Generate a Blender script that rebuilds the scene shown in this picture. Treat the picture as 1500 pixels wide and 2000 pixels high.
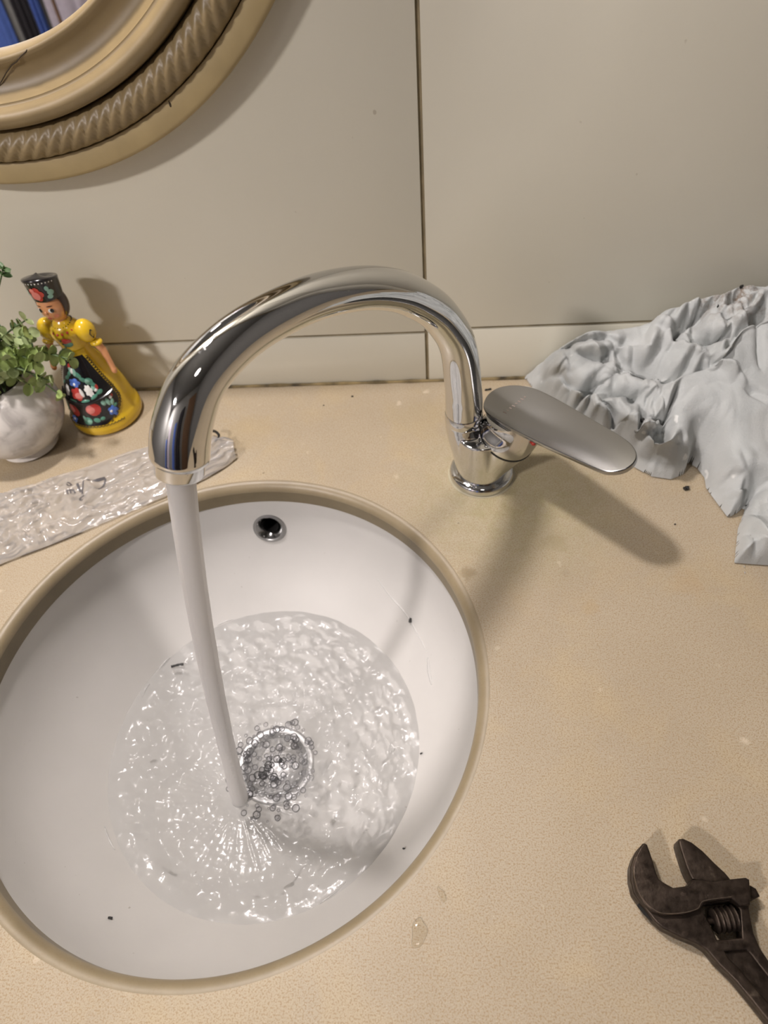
import bpy, bmesh, math, random
import numpy as np
from mathutils import Vector, Matrix, noise

# ------------------------------------------------------------------ scene, camera, lights, exposure
for o in list(bpy.data.objects):
    bpy.data.objects.remove(o)
S = bpy.context.scene
COL = S.collection
PI = math.pi
R = math.radians
rnd = random.Random(7)

CAM = np.array([0.0, 0.0, 0.42])            # the counter top is z = 0, metres
F_PX = 1300.0                               # focal length for a 1500 x 2000 frame


def cam_axes(p, yw, r):
    c, s = math.cos, math.sin
    f = np.array([0, c(p), -s(p)]); u = np.array([0, s(p), c(p)]); x = np.array([1., 0, 0])
    Z = np.array([[c(yw), -s(yw), 0], [s(yw), c(yw), 0], [0, 0, 1]])
    f, u, x = Z @ f, Z @ u, Z @ x
    return x * c(r) + u * s(r), -x * s(r) + u * c(r), f


CX, CU, CF = cam_axes(0.86513294, 0.1275498, -0.1117637)


def at(px, py, z=0.0):
    """world point at height z measured from a photo position"""
    d = (px - 750) / F_PX * CX - (py - 1000) / F_PX * CU + CF
    return CAM + d * ((z - CAM[2]) / d[2])


def at_y(px, py, y):
    d = (px - 750) / F_PX * CX - (py - 1000) / F_PX * CU + CF
    return CAM + d * (y / d[1])


cam_data = bpy.data.cameras.new('camera')
cam = bpy.data.objects.new('camera', cam_data)
COL.objects.link(cam)
cam_data.sensor_fit = 'HORIZONTAL'
cam_data.sensor_width = 36.0
cam_data.lens = 36.0 * F_PX / 1500.0
cam_data.clip_start = 0.01
cam.matrix_world = Matrix(((CX[0], CU[0], -CF[0], CAM[0]), (CX[1], CU[1], -CF[1], CAM[1]),
                           (CX[2], CU[2], -CF[2], CAM[2]), (0, 0, 0, 1)))
cam_data.dof.use_dof = True
cam_data.dof.focus_distance = 0.41
cam_data.dof.aperture_fstop = 12.0
S.camera = cam

S.view_settings.view_transform = 'Standard'
S.view_settings.look = 'None'
S.view_settings.exposure = -0.07
S.view_settings.gamma = 1.0
S.view_settings.use_curve_mapping = False

W = bpy.data.worlds.new('world')
S.world = W
W.use_nodes = True
W.node_tree.nodes['Background'].inputs[0].default_value = (0.9, 0.86, 0.78, 1)
W.node_tree.nodes['Background'].inputs[1].default_value = 0.05

LAMPS = [  # x, y, z, radius, watts
    (-1.42, -1.18, 1.545, 0.115, 60.0),     # downlight to the front left
    (0.10, -0.50, 1.545, 0.110, 1.5),       # downlight behind the viewer
]
LIGHT_COL = (1.0, 0.92, 0.90)
SCONCE = (-0.30, 0.435, 0.90, 0.038, 28.0)   # the light over the mirror: x, y, z, radius, watts
for k, (lx, ly, lz, lr, lw) in enumerate(LAMPS):
    ld = bpy.data.lights.new('downlight_lamp', 'AREA')
    ld.shape = 'DISK'; ld.size = lr * 2; ld.energy = lw
    ld.color = LIGHT_COL
    lo = bpy.data.objects.new('downlight_lamp', ld)
    lo.location = (lx, ly, lz - 0.012)
    COL.objects.link(lo)
ld = bpy.data.lights.new('mirror_lamp', 'POINT')
ld.shadow_soft_size = SCONCE[3]; ld.energy = SCONCE[4]; ld.color = LIGHT_COL
lo = bpy.data.objects.new('mirror_lamp', ld)
lo.location = SCONCE[:3]
COL.objects.link(lo)

# ------------------------------------------------------------------ helpers
WLOC = {}


def tag(o, label=None, cat=None, group=None, kind=None):
    if label: o['label'] = label
    if cat: o['category'] = cat
    if group: o['group'] = group
    if kind: o['kind'] = kind
    return o


def empty(name, loc, label, cat, group=None):
    o = bpy.data.objects.new(name, None)
    o.empty_display_size = 0.02
    COL.objects.link(o)
    o.location = loc
    WLOC[o.name] = np.array(loc, float)
    return tag(o, label, cat, group)


class MB:
    """collects shapes, in world coordinates, for ONE mesh"""
    def __init__(s): s.v = []; s.f = []

    def add(s, v, f):
        n = len(s.v)
        s.v.extend([tuple(map(float, p)) for p in v])
        s.f.extend([tuple(i + n for i in q) for q in f])
        return s

    def grid(s, P, cu=False, cv=False):
        """P[i][j] points; cu / cv close the i / j direction"""
        P = np.asarray(P, float); a, b = P.shape[:2]
        idx = np.arange(a * b).reshape(a, b); f = []
        for i in range(a if cu else a - 1):
            i2 = (i + 1) % a
            for j in range(b if cv else b - 1):
                j2 = (j + 1) % b
                f.append((idx[i, j], idx[i2, j], idx[i2, j2], idx[i, j2]))
        return s.add(P.reshape(-1, 3), [tuple(int(k) for k in q) for q in f])

    def lathe(s, prof, c=(0, 0, 0), axis=(0, 0, 1), n=48, cap0=False, cap1=False, sx=1, sy=1):
        a = np.array(axis, float); a /= np.linalg.norm(a)
        e = np.cross(a, [0, 1, 0]) if abs(a[1]) < .9 else np.cross(a, [1, 0, 0])
        e /= np.linalg.norm(e); g = np.cross(a, e)
        th = np.linspace(0, 2 * PI, n, endpoint=False)
        P = [[np.array(c) + a * z + (e * math.cos(t) * sx + g * math.sin(t) * sy) * r for t in th] for r, z in prof]
        base = len(s.v)
        s.grid(P, cv=True)
        if cap0: s.f.append(tuple(base + k for k in range(n)))
        if cap1: s.f.append(tuple(base + (len(prof) - 1) * n + k for k in reversed(range(n))))
        return s

    def tube(s, pts, rad, n=16, caps=True, flat=1.0):
        pts = np.array(pts, float); m = len(pts)
        rad = np.full(m, rad) if np.isscalar(rad) else np.array(rad)
        T = np.gradient(pts, axis=0); T /= np.linalg.norm(T, axis=1)[:, None]
        up = np.array([0, 0, 1.]) if abs(T[0][2]) < .9 else np.array([0, 1., 0])
        e = np.cross(T[0], up); e /= np.linalg.norm(e); P = []
        th = np.linspace(0, 2 * PI, n, endpoint=False)
        for k in range(m):
            e = e - (e @ T[k]) * T[k]; e /= np.linalg.norm(e); g = np.cross(T[k], e)
            P.append([pts[k] + rad[k] * (e * math.cos(t) + g * math.sin(t) * flat) for t in th])
        base = len(s.v)
        s.grid(P, cv=True)
        if caps:
            s.f.append(tuple(base + k for k in range(n)))
            s.f.append(tuple(base + (m - 1) * n + k for k in reversed(range(n))))
        return s

    def ball(s, c, rx, ry=None, rz=None, n=20, m=12, rot=None):
        ry = ry or rx; rz = rz or rx; c = np.array(c, float)
        P = []
        for i in range(m + 1):
            ph = PI * (i / m) * .998 + .001
            row = []
            for j in range(n):
                t = 2 * PI * j / n
                p = np.array([rx * math.sin(ph) * math.cos(t), ry * math.sin(ph) * math.sin(t), rz * math.cos(ph)])
                if rot is not None: p = rot @ p
                row.append(c + p)
            P.append(row)
        return s.grid(P, cv=True)

    def box(s, a, b):
        x0, y0, z0 = a; x1, y1, z1 = b
        v = [(x0, y0, z0), (x1, y0, z0), (x1, y1, z0), (x0, y1, z0), (x0, y0, z1), (x1, y0, z1), (x1, y1, z1), (x0, y1, z1)]
        return s.add(v, [(0, 3, 2, 1), (4, 5, 6, 7), (0, 1, 5, 4), (1, 2, 6, 5), (2, 3, 7, 6), (3, 0, 4, 7)])

    def build(s, name, mat, parent=None, smooth=True, angle=40, bevel=0, bseg=2, fixn=False):
        me = bpy.data.meshes.new(name)
        off = WLOC.get(parent.name, np.zeros(3)) if parent else np.zeros(3)
        me.from_pydata([(p[0] - off[0], p[1] - off[1], p[2] - off[2]) for p in s.v], [], s.f)
        me.update()
        if fixn or bevel:
            bm = bmesh.new(); bm.from_mesh(me)
            if fixn: bmesh.ops.recalc_face_normals(bm, faces=bm.faces)
            if bevel:
                es = [e for e in bm.edges if len(e.link_faces) == 2 and e.calc_face_angle(0) > R(35)]
                bmesh.ops.bevel(bm, geom=es, offset=bevel, segments=bseg, profile=.5, affect='EDGES', clamp_overlap=True)
            bm.to_mesh(me); bm.free()
        return link_mesh(me, name, mat, parent, smooth, angle, off)


def link_mesh(me, name, mat, parent, smooth=True, angle=40, off=None):
    if smooth:
        me.polygons.foreach_set('use_smooth', [True] * len(me.polygons))
        if angle: me.set_sharp_from_angle(angle=R(angle))
    me.materials.append(mat)
    o = bpy.data.objects.new(name, me)
    COL.objects.link(o)
    if parent: o.parent = parent
    WLOC[o.name] = np.array(off if off is not None else (0, 0, 0), float)
    return o


def catmull(pts, n=8, closed=False):
    p = np.array(pts, float); m = len(p); out = []
    rng = range(m) if closed else range(m - 1)
    for i in rng:
        if closed: a, b, c, d = p[(i - 1) % m], p[i], p[(i + 1) % m], p[(i + 2) % m]
        else: a, b, c, d = p[max(i - 1, 0)], p[i], p[i + 1], p[min(i + 2, m - 1)]
        for k in range(n):
            t = k / n
            out.append(.5 * ((2 * b) + (-a + c) * t + (2 * a - 5 * b + 4 * c - d) * t * t + (-a + 3 * b - 3 * c + d) * t ** 3))
    if not closed: out.append(p[-1])
    return np.array(out)


def plate_mesh(name, outline, z0, z1, bevel, mat, parent, holes=(), frame=None, bres=3):
    """flat plate with rounded edges and real holes; frame = (origin, ax, ay, az)"""
    cu = bpy.data.curves.new('plate', 'CURVE'); cu.dimensions = '2D'; cu.fill_mode = 'BOTH'
    for pl in [outline] + list(holes):
        sp = cu.splines.new('POLY'); sp.points.add(len(pl) - 1)
        for k, p in enumerate(pl): sp.points[k].co = (p[0], p[1], 0, 1)
        sp.use_cyclic_u = True
    cu.extrude = (z1 - z0) / 2 - bevel; cu.bevel_depth = bevel; cu.bevel_resolution = bres; cu.offset = -bevel
    t = bpy.data.objects.new('plate', cu)
    COL.objects.link(t)
    dg = bpy.context.evaluated_depsgraph_get()
    me = bpy.data.meshes.new_from_object(t.evaluated_get(dg))
    bpy.data.objects.remove(t); bpy.data.curves.remove(cu)
    me.materials.clear(); me.name = name
    zc = (z0 + z1) / 2
    if frame is None: frame = ((0, 0, 0), (1, 0, 0), (0, 1, 0), (0, 0, 1))
    o_, ax, ay, az = [np.array(q, float) for q in frame]
    off = WLOC.get(parent.name, np.zeros(3)) if parent else np.zeros(3)
    for v in me.vertices:
        p = o_ + ax * v.co.x + ay * v.co.y + az * (v.co.z + zc) - off
        v.co = p
    bm = bmesh.new(); bm.from_mesh(me); bmesh.ops.remove_doubles(bm, verts=bm.verts, dist=1e-6)
    bmesh.ops.recalc_face_normals(bm, faces=bm.faces); bm.to_mesh(me); bm.free()
    return link_mesh(me, name, mat, parent, True, 35, off)


# ------------------------------------------------------------------ materials
def new_mat(name):
    m = bpy.data.materials.new(name); m.use_nodes = True
    nt = m.node_tree
    for n in list(nt.nodes): nt.nodes.remove(n)
    out = nt.nodes.new('ShaderNodeOutputMaterial')
    return m, nt, out


def node(nt, typ, **kw):
    n = nt.nodes.new(typ)
    for k, v in kw.items():
        if k.startswith('i_'): n.inputs[k[2:].replace('_', ' ')].default_value = v
        else: setattr(n, k, v)
    return n


def ramp(nt, fac, stops):
    r = nt.nodes.new('ShaderNodeValToRGB'); e = r.color_ramp.elements
    while len(e) < len(stops): e.new(.5)
    for k, (p, c) in enumerate(stops):
        e[k].position = p
        e[k].color = (c, c, c, 1) if np.isscalar(c) else (*c[:3], 1)
    nt.links.new(fac, r.inputs[0])
    return r.outputs[0]


def noise_tex(nt, scale, detail=4, rough=.5, vec=None, dist=0.0):
    n = node(nt, 'ShaderNodeTexNoise')
    n.inputs['Scale'].default_value = scale; n.inputs['Detail'].default_value = detail
    n.inputs['Roughness'].default_value = rough; n.inputs['Distortion'].default_value = dist
    if vec is None:
        tc = nt.nodes.new('ShaderNodeNewGeometry'); vec = tc.outputs['Position']
    nt.links.new(vec, n.inputs['Vector'])
    return n.outputs['Fac']


def mixc(nt, fac, a, b, mode='MIX'):
    m = nt.nodes.new('ShaderNodeMix'); m.data_type = 'RGBA'; m.blend_type = mode
    for s_, v in ((m.inputs[0], fac), (m.inputs[6], a), (m.inputs[7], b)):
        if hasattr(v, 'links') or hasattr(v, 'is_linked'): nt.links.new(v, s_)
        else: s_.default_value = (*v, 1) if isinstance(v, tuple) and len(v) == 3 else v
    return m.outputs[2]


def math_n(nt, op, a, b=None, clamp=False):
    m = nt.nodes.new('ShaderNodeMath'); m.operation = op; m.use_clamp = clamp
    for k, v in enumerate((a, b)):
        if v is None: continue
        if hasattr(v, 'is_linked'): nt.links.new(v, m.inputs[k])
        else: m.inputs[k].default_value = v
    return m.outputs[0]


def bumpn(nt, h, strength=.3, dist=.001):
    b = nt.nodes.new('ShaderNodeBump'); b.inputs['Strength'].default_value = strength
    b.inputs['Distance'].default_value = dist
    nt.links.new(h, b.inputs['Height'])
    return b.outputs[0]


def simple(name, col, rough=.5, metal=0.0, var=.06, vscale=60, bump=0.0, bscale=300, spec=.5, coat=0.0, emit=None):
    m, nt, out = new_mat(name)
    p = node(nt, 'ShaderNodeBsdfPrincipled')
    p.inputs['Roughness'].default_value = rough; p.inputs['Metallic'].default_value = metal
    p.inputs['Specular IOR Level'].default_value = spec; p.inputs['Coat Weight'].default_value = coat
    f = noise_tex(nt, vscale, 3)
    dark = tuple(max(c * (1 - var * 2), 0) for c in col)
    lite = tuple(min(c * (1 + var), 1) for c in col)
    nt.links.new(ramp(nt, f, [(.3, dark), (.7, lite)]), p.inputs['Base Color'])
    if bump:
        nt.links.new(bumpn(nt, noise_tex(nt, bscale, 4), bump, .0006), p.inputs['Normal'])
    if emit:
        p.inputs['Emission Color'].default_value = (*emit[:3], 1); p.inputs['Emission Strength'].default_value = emit[3]
    nt.links.new(p.outputs[0], out.inputs[0])
    return m


def lin(r, g, b):
    f = lambda c: ((c / 255 + .055) / 1.055) ** 2.4 if c > 10 else c / 255 / 12.92
    return (f(r), f(g), f(b))


def mat_counter():
    m, nt, out = new_mat('quartz_counter')
    p = node(nt, 'ShaderNodeBsdfPrincipled')
    col = ramp(nt, noise_tex(nt, 9, 4, .55), [(.32, (.385, .322, .232)), (.68, (.425, .360, .262))])
    yel = ramp(nt, noise_tex(nt, 16, 5, .6, dist=.4), [(.50, 0), (.72, .35)])
    col = mixc(nt, yel, col, (.52, .40, .21))
    # worn greyish halo with grime around the faucet foot
    geo = nt.nodes.new('ShaderNodeNewGeometry')
    d = node(nt, 'ShaderNodeVectorMath', operation='DISTANCE'); d.inputs[1].default_value = (.060, .372, 0)
    nt.links.new(geo.outputs['Position'], d.inputs[0])
    near = ramp(nt, d.outputs['Value'], [(.03, 1), (.105, 0)])
    gr = ramp(nt, noise_tex(nt, 75, 6, .7, dist=.6), [(.44, 0), (.66, .75)])
    col = mixc(nt, math_n(nt, 'MULTIPLY', near, gr), col, (.30, .26, .13))
    tint = math_n(nt, 'MULTIPLY', near, .38)
    col = mixc(nt, tint, col, (.44, .41, .24))
    # a few separate stains with shapes of their own
    for (sx_, sy_, sr_, cc_, am_) in ((.0905, .323, .010, (.27, .235, .13), .55), (.108, .262, .0075, (.42, .30, .15), .35), (.094, .292, .004, (.26, .22, .15), .4), (.0208, .293, .006, (.20, .155, .08), .65),
                                      (.180, .283, .012, (.42, .29, .15), .3), (-.02, .47, .035, (.42, .34, .19), .3), (-.225, .30, .02, (.36, .28, .15), .3), (-.18, .455, .03, (.40, .31, .17), .35)):
        dd_ = node(nt, 'ShaderNodeVectorMath', operation='DISTANCE'); dd_.inputs[1].default_value = (sx_, sy_, 0)
        nt.links.new(geo.outputs['Position'], dd_.inputs[0])
        wb_ = math_n(nt, 'ADD', dd_.outputs['Value'], math_n(nt, 'MULTIPLY', math_n(nt, 'SUBTRACT', noise_tex(nt, 2.2 / sr_ * .6, 4, .65), .5), sr_ * 2.2))
        col = mixc(nt, ramp(nt, wb_, [(sr_ * .55, am_), (sr_ * 1.05, 0)]), col, cc_)
    # fine dark and light grains of the composite stone
    sp = ramp(nt, noise_tex(nt, 1080, 2, .6), [(.50, 0), (.63, .85)])
    col = mixc(nt, sp, col, (.30, .21, .11))
    sp2 = ramp(nt, noise_tex(nt, 1500, 1, .5), [(.60, 0), (.74, .25)])
    col = mixc(nt, sp2, col, (.80, .70, .54))
    wht = ramp(nt, noise_tex(nt, 62, 2, .4), [(.71, 0), (.78, .35)])
    col = mixc(nt, wht, col, (.78, .69, .55))
    nt.links.new(col, p.inputs['Base Color'])
    nt.links.new(ramp(nt, noise_tex(nt, 30, 4), [(.3, .34), (.7, .50)]), p.inputs['Roughness'])
    nt.links.new(p.outputs[0], out.inputs[0])
    return m


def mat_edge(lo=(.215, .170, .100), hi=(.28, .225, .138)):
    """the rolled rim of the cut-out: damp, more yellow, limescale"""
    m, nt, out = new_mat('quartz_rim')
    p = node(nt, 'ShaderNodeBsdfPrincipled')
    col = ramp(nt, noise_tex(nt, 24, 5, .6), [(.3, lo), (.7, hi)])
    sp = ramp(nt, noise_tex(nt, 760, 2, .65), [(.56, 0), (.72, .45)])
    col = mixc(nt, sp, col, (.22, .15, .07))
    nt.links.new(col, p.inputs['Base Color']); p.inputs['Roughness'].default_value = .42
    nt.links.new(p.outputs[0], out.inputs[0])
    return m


def mat_ceramic():
    m, nt, out = new_mat('white_ceramic')
    p = node(nt, 'ShaderNodeBsdfPrincipled')
    col = ramp(nt, noise_tex(nt, 14, 4), [(.3, (.53, .518, .495)), (.7, (.57, .556, .532))])
    spk = ramp(nt, noise_tex(nt, 240, 1, .4), [(.80, 0), (.84, .55)])
    col = mixc(nt, spk, col, (.22, .19, .15))
    nt.links.new(col, p.inputs['Base Color']); p.inputs['Roughness'].default_value = .42
    p.inputs['Specular IOR Level'].default_value = .2
    nt.links.new(p.outputs[0], out.inputs[0])
    return m


def mat_tile():
    m, nt, out = new_mat('glazed_wall_tile')
    p = node(nt, 'ShaderNodeBsdfPrincipled')
    col = ramp(nt, noise_tex(nt, 5, 4), [(.3, (.62, .595, .495)), (.7, (.66, .635, .535))])
    spk = ramp(nt, noise_tex(nt, 130, 1, .3), [(.80, 0), (.84, .5)])
    col = mixc(nt, spk, col, (.30, .25, .17))
    nt.links.new(col, p.inputs['Base Color']); p.inputs['Roughness'].default_value = .36
    nt.links.new(bumpn(nt, noise_tex(nt, 420, 2), .08, .0003), p.inputs['Normal'])
    nt.links.new(p.outputs[0], out.inputs[0])
    return m


def mat_chrome(name='chrome', rough=.035, base=.67, spots=True):
    m, nt, out = new_mat(name)
    p = node(nt, 'ShaderNodeBsdfPrincipled')
    p.inputs['Metallic'].default_value = 1.0
    p.inputs['Base Color'].default_value = (base, base, base * .99, 1)
    if spots:
        nt.links.new(ramp(nt, noise_tex(nt, 210, 3, .6), [(.62, rough), (.75, rough + .16)]), p.inputs['Roughness'])
    else:
        p.inputs['Roughness'].default_value = rough
    nt.links.new(p.outputs[0], out.inputs[0])
    return m


def mat_clear(name, tint, rough, bscale, bstr, bdist, haze=0.0, ior=1.33, hazecol=(.8, .8, .8), trans=.5):
    """thin clear film: see-through with Fresnel gloss"""
    m, nt, out = new_mat(name)
    tr = node(nt, 'ShaderNodeBsdfTransparent'); tr.inputs[0].default_value = (*tint, 1)
    gl = node(nt, 'ShaderNodeBsdfGlossy'); gl.inputs['Roughness'].default_value = rough
    fr = node(nt, 'ShaderNodeFresnel'); fr.inputs[0].default_value = ior
    nrm = bumpn(nt, noise_tex(nt, bscale, 3, .5), bstr, bdist)
    nt.links.new(nrm, gl.inputs['Normal']); nt.links.new(nrm, fr.inputs['Normal'])
    mx = node(nt, 'ShaderNodeMixShader')
    nt.links.new(fr.outputs[0], mx.inputs[0]); nt.links.new(tr.outputs[0], mx.inputs[1]); nt.links.new(gl.outputs[0], mx.inputs[2])
    last = mx.outputs[0]
    if haze:
        df = node(nt, 'ShaderNodeBsdfDiffuse'); df.inputs[0].default_value = (*hazecol, 1)
        tl = node(nt, 'ShaderNodeBsdfTranslucent'); tl.inputs[0].default_value = (*hazecol, 1)
        m0 = node(nt, 'ShaderNodeMixShader'); m0.inputs[0].default_value = trans
        nt.links.new(df.outputs[0], m0.inputs[1]); nt.links.new(tl.outputs[0], m0.inputs[2])
        m2 = node(nt, 'ShaderNodeMixShader'); m2.inputs[0].default_value = haze
        nt.links.new(last, m2.inputs[1]); nt.links.new(m0.outputs[0], m2.inputs[2]); last = m2.outputs[0]
    nt.links.new(last, out.inputs[0])
    return m


def mat_cloth():
    m, nt, out = new_mat('pale_blue_jersey')
    p = node(nt, 'ShaderNodeBsdfPrincipled')
    col = ramp(nt, noise_tex(nt, 26, 4), [(.3, (.40, .418, .41)), (.7, (.47, .485, .475))])
    dirt = ramp(nt, noise_tex(nt, 210, 3, .6), [(.70, 0), (.78, .5)])
    geo = nt.nodes.new('ShaderNodeNewGeometry')
    d = node(nt, 'ShaderNodeVectorMath', operation='DISTANCE'); d.inputs[1].default_value = (.247, .502, .095)
    nt.links.new(geo.outputs['Position'], d.inputs[0])
    near = ramp(nt, d.outputs['Value'], [(.008, 1), (.045, 0)])
    dirt2 = ramp(nt, noise_tex(nt, 120, 4, .7), [(.46, 0), (.60, .8)])
    col = mixc(nt, math_n(nt, 'MULTIPLY', near, dirt2), col, (.16, .11, .07))
    d2 = node(nt, 'ShaderNodeVectorMath', operation='DISTANCE'); d2.inputs[1].default_value = (.262, .392, .04)
    nt.links.new(geo.outputs['Position'], d2.inputs[0])
    wob = math_n(nt, 'ADD', d2.outputs['Value'], math_n(nt, 'MULTIPLY', noise_tex(nt, 60, 2), .02))
    wet = ramp(nt, wob, [(.034, .55), (.037, 0)])
    col = mixc(nt, wet, col, (.38, .385, .37))
    wsp = ramp(nt, noise_tex(nt, 75, 2, .4), [(.70, 0), (.74, .6)])
    col = mixc(nt, wsp, col, (.80, .80, .77))
    nt.links.new(col, p.inputs['Base Color']); p.inputs['Roughness'].default_value = .85
    p.inputs['Sheen Weight'].default_value = .25; p.inputs['Specular IOR Level'].default_value = .2
    nt.links.new(bumpn(nt, noise_tex(nt, 700, 4, .7), .7, .0006), p.inputs['Normal'])
    nt.links.new(p.outputs[0], out.inputs[0])
    return m


def mat_iron():
    m, nt, out = new_mat('oiled_dark_iron')
    p = node(nt, 'ShaderNodeBsdfPrincipled'); p.inputs['Metallic'].default_value = .85
    col = ramp(nt, noise_tex(nt, 130, 5, .7), [(.3, (.030, .022, .017)), (.62, (.056, .041, .031)), (.8, (.15, .115, .085))])
    nt.links.new(col, p.inputs['Base Color'])
    nt.links.new(ramp(nt, noise_tex(nt, 260, 4), [(.3, .34), (.7, .56)]), p.inputs['Roughness'])
    nt.links.new(bumpn(nt, noise_tex(nt, 700, 4), .35, .0004), p.inputs['Normal'])
    nt.links.new(p.outputs[0], out.inputs[0])
    return m


M = {}
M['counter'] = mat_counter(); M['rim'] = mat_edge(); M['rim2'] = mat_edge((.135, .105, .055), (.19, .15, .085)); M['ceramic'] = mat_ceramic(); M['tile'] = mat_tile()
M['chrome'] = mat_chrome(); M['satin'] = mat_chrome('satin_chrome', .19, .37, False)
M['dull'] = mat_chrome('dull_drain_chrome', .38, .36)
M['grout'] = simple('brown_grout', (.28, .23, .14), .9, var=.2, vscale=40)
M['caulk'] = simple('mouldy_caulk', (.22, .165, .075), .8, var=.45, vscale=55)
M['plaster'] = simple('plaster', (.19, .188, .18), .8)
M['ceiling'] = simple('ceiling_paint', (.14, .14, .135), .8)
M['floor'] = simple('floor_tile', (.30, .25, .20), .4)
M['cream'] = simple('cream_frame_paint', (.24, .178, .088), .42, var=.06, vscale=35, bump=.15, bscale=160)
M['band'] = simple('cream_band_paint', (.40, .31, .155), .5, var=.06, vscale=30, bump=.08)
M['mirror'] = mat_chrome('mirror_glass', .0, .88, False)
M['seal'] = simple('sealant', (.40, .36, .25), .5)
M['tarnish'] = mat_chrome('tarnished_chrome', .18, .22)
M['crack'] = simple('dark_crack', (.05, .035, .02), .9)
M['black'] = simple('black_plastic', (.012, .011, .010), .4)
M['hole'] = simple('dark_hole', (.006, .005, .004), .9)
M['verdi'] = simple('verdigris', (.16, .20, .13), .8)
M['water'] = mat_clear('clear_water', (.99, .99, .99), .19, 150, .30, .0010, ior=1.40, haze=.20, hazecol=(.97, .97, .96), trans=.15)
M['stream'] = mat_clear('aerated_water', (.95, .95, .96), .40, 60, .2, .001, haze=.84, ior=1.15, hazecol=(.76, .75, .74))
M['bubble'] = mat_clear('bubble_film', (.97, .97, .98), .08, 200, .1, .0005, ior=1.38, haze=.06)
M['droplet'] = mat_clear('water_drop', (.97, .96, .93), .02, 200, .05, .0003, ior=1.4)
M['film'] = mat_clear('clear_plastic_film', (1, 1, 1), .14, 120, .5, .0010, haze=.27, ior=1.5, hazecol=(.98, .96, .94), trans=.25)
M['film2'] = mat_clear('clear_plastic_film_lower', (.99, .99, .99), .20, 120, .4, .0010, ior=1.3)
M['waterline'] = mat_clear('water_ridge', (1, 1, 1), .22, 200, .1, .0005, ior=1.5, haze=.25, hazecol=(.97, .97, .96), trans=.1)
M['cloth'] = mat_cloth(); M['iron'] = mat_iron()
M['worn'] = simple('worn_iron_edge', (.28, .22, .17), .35, metal=.9, var=.2, vscale=200)
M['white'] = simple('white_paint', (.85, .83, .80), .5)
M['ink'] = simple('grey_print', (.10, .095, .10), .6)

# ------------------------------------------------------------------ the room
YW = 0.5238                      # face of the tiled wall behind the tap
X0, X1, YF, ZF, ZC = -1.9, 1.25, -1.60, -0.86, 1.56


def struct(name, a, b, mat):
    return tag(MB().box(a, b).build(name, mat, smooth=False), kind='structure')


wall_back = struct('wall_back', (X0, YW + .0022, ZF), (X1, YW + .12, ZC), M['grout'])
struct('wall_front', (X0, YF - .1, ZF), (X1, YF, ZC), M['plaster'])
struct('wall_left', (X0 - .1, YF - .1, ZF), (X0, YW + .12, ZC), M['plaster'])
struct('wall_right', (X1, YF - .1, ZF), (X1 + .1, YW + .12, ZC), M['plaster'])
struct('floor', (X0 - .1, YF - .1, ZF - .08), (X1 + .1, YW + .12, ZF), M['floor'])
struct('ceiling', (X0 - .1, YF - .1, ZC), (X1 + .1, YW + .12, ZC + .08), M['ceiling'])

# large glazed tiles with a recessed joint; a low cut course stands on the counter
XJ = -0.0093
for x0, x1, zt in ((XJ - 1.21, XJ - .6075, .0545), (XJ - .6045, XJ - .0015, .0545), (XJ + .0015, XJ + .6045, .0572), (XJ + .6075, XJ + 1.21, .0572)):
    for z0, z1 in ((.0015, zt), (zt + .0028, zt + .302), (zt + .305, zt + .61), (zt + .613, zt + .92), (zt + .923, zt + 1.23)):
        if z0 > .1 and z1 - z0 < .35 and z0 > .2 and False: continue
    rows = [(.0015, zt), (zt + .0028, zt + .6028), (zt + .6058, zt + 1.2058)]
    for z0, z1 in rows:
        MB().box((x0, YW, z0), (x1, YW + .008, z1)).build('tile', M['tile'], wall_back, smooth=True, angle=30, bevel=.0007, bseg=2)
# dirty silicone line where counter meets tile
mb = MB(); pts = []; rr = []
for k in range(260):
    x = -.95 + k * .0068
    n_ = noise.noise(Vector((x * 60, 3.1, 0)))
    pts.append((x, YW - .0008, .0006 + .0004 * n_)); rr.append(.0017 + .0009 * n_)
tag(mb.tube(pts, rr, 8).build('trim_1', M['caulk']), kind='structure')

# downlights in the ceiling
for k, (lx, ly, lz, lr, lw) in enumerate(LAMPS):
    t = empty('ceiling_downlight', (lx, ly, ZC), ['round recessed downlight at the far left of the ceiling',
              'round recessed downlight behind the viewer'][k], 'lamp')
    MB().lathe([(lr + .004, 0), (lr + .022, 0), (lr + .022, -.004), (lr + .006, -.010), (lr + .004, -.006), (lr + .004, 0)], (lx, ly, ZC), n=40).build('trim_ring', M['white'], t, fixn=True)
    MB().lathe([(.001, -.001), (lr + .003, -.001)], (lx, ly, ZC), n=40).build('diffuser', M['white'], t)
sx_, sy_, sz_, sr_, _w = SCONCE
t = empty('mirror_light', (sx_, YW, sz_ + .09), 'small chrome wall light over the round mirror', 'lamp')
MB().lathe([(.001, .012), (.040, .012), (.045, .006), (.045, 0)], (sx_, YW, sz_ + .09), (0, -1, 0), 40).build('wall_plate', M['chrome'], t, fixn=True)
MB().tube([(sx_, YW - .01, sz_ + .09), (sx_, sy_ + .02, sz_ + .095), (sx_, sy_, sz_ + .085), (sx_, sy_, sz_ + .055)], .007, 12).build('arm', M['chrome'], t)
MB().lathe([(.001, .062), (.018, .060), (.024, .050), (.026, .042), (.022, .042), (.001, .046)], (sx_, sy_, sz_), n=32).build('socket_cup', M['chrome'], t, fixn=True)

# made-up hangings on the unseen wall opposite, giving mirror and chrome their stripes
M['blue'] = simple('blue_terry', (.07, .13, .42), .95, bump=.5, bscale=400)
M['navy'] = simple('added_robe_dark', (.016, .014, .018), .95)
M['mauve'] = simple('pale_mauve_cloth', (.42, .38, .44), .9)
M['wood'] = simple('brown_wood', (.16, .09, .05), .5)


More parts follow.
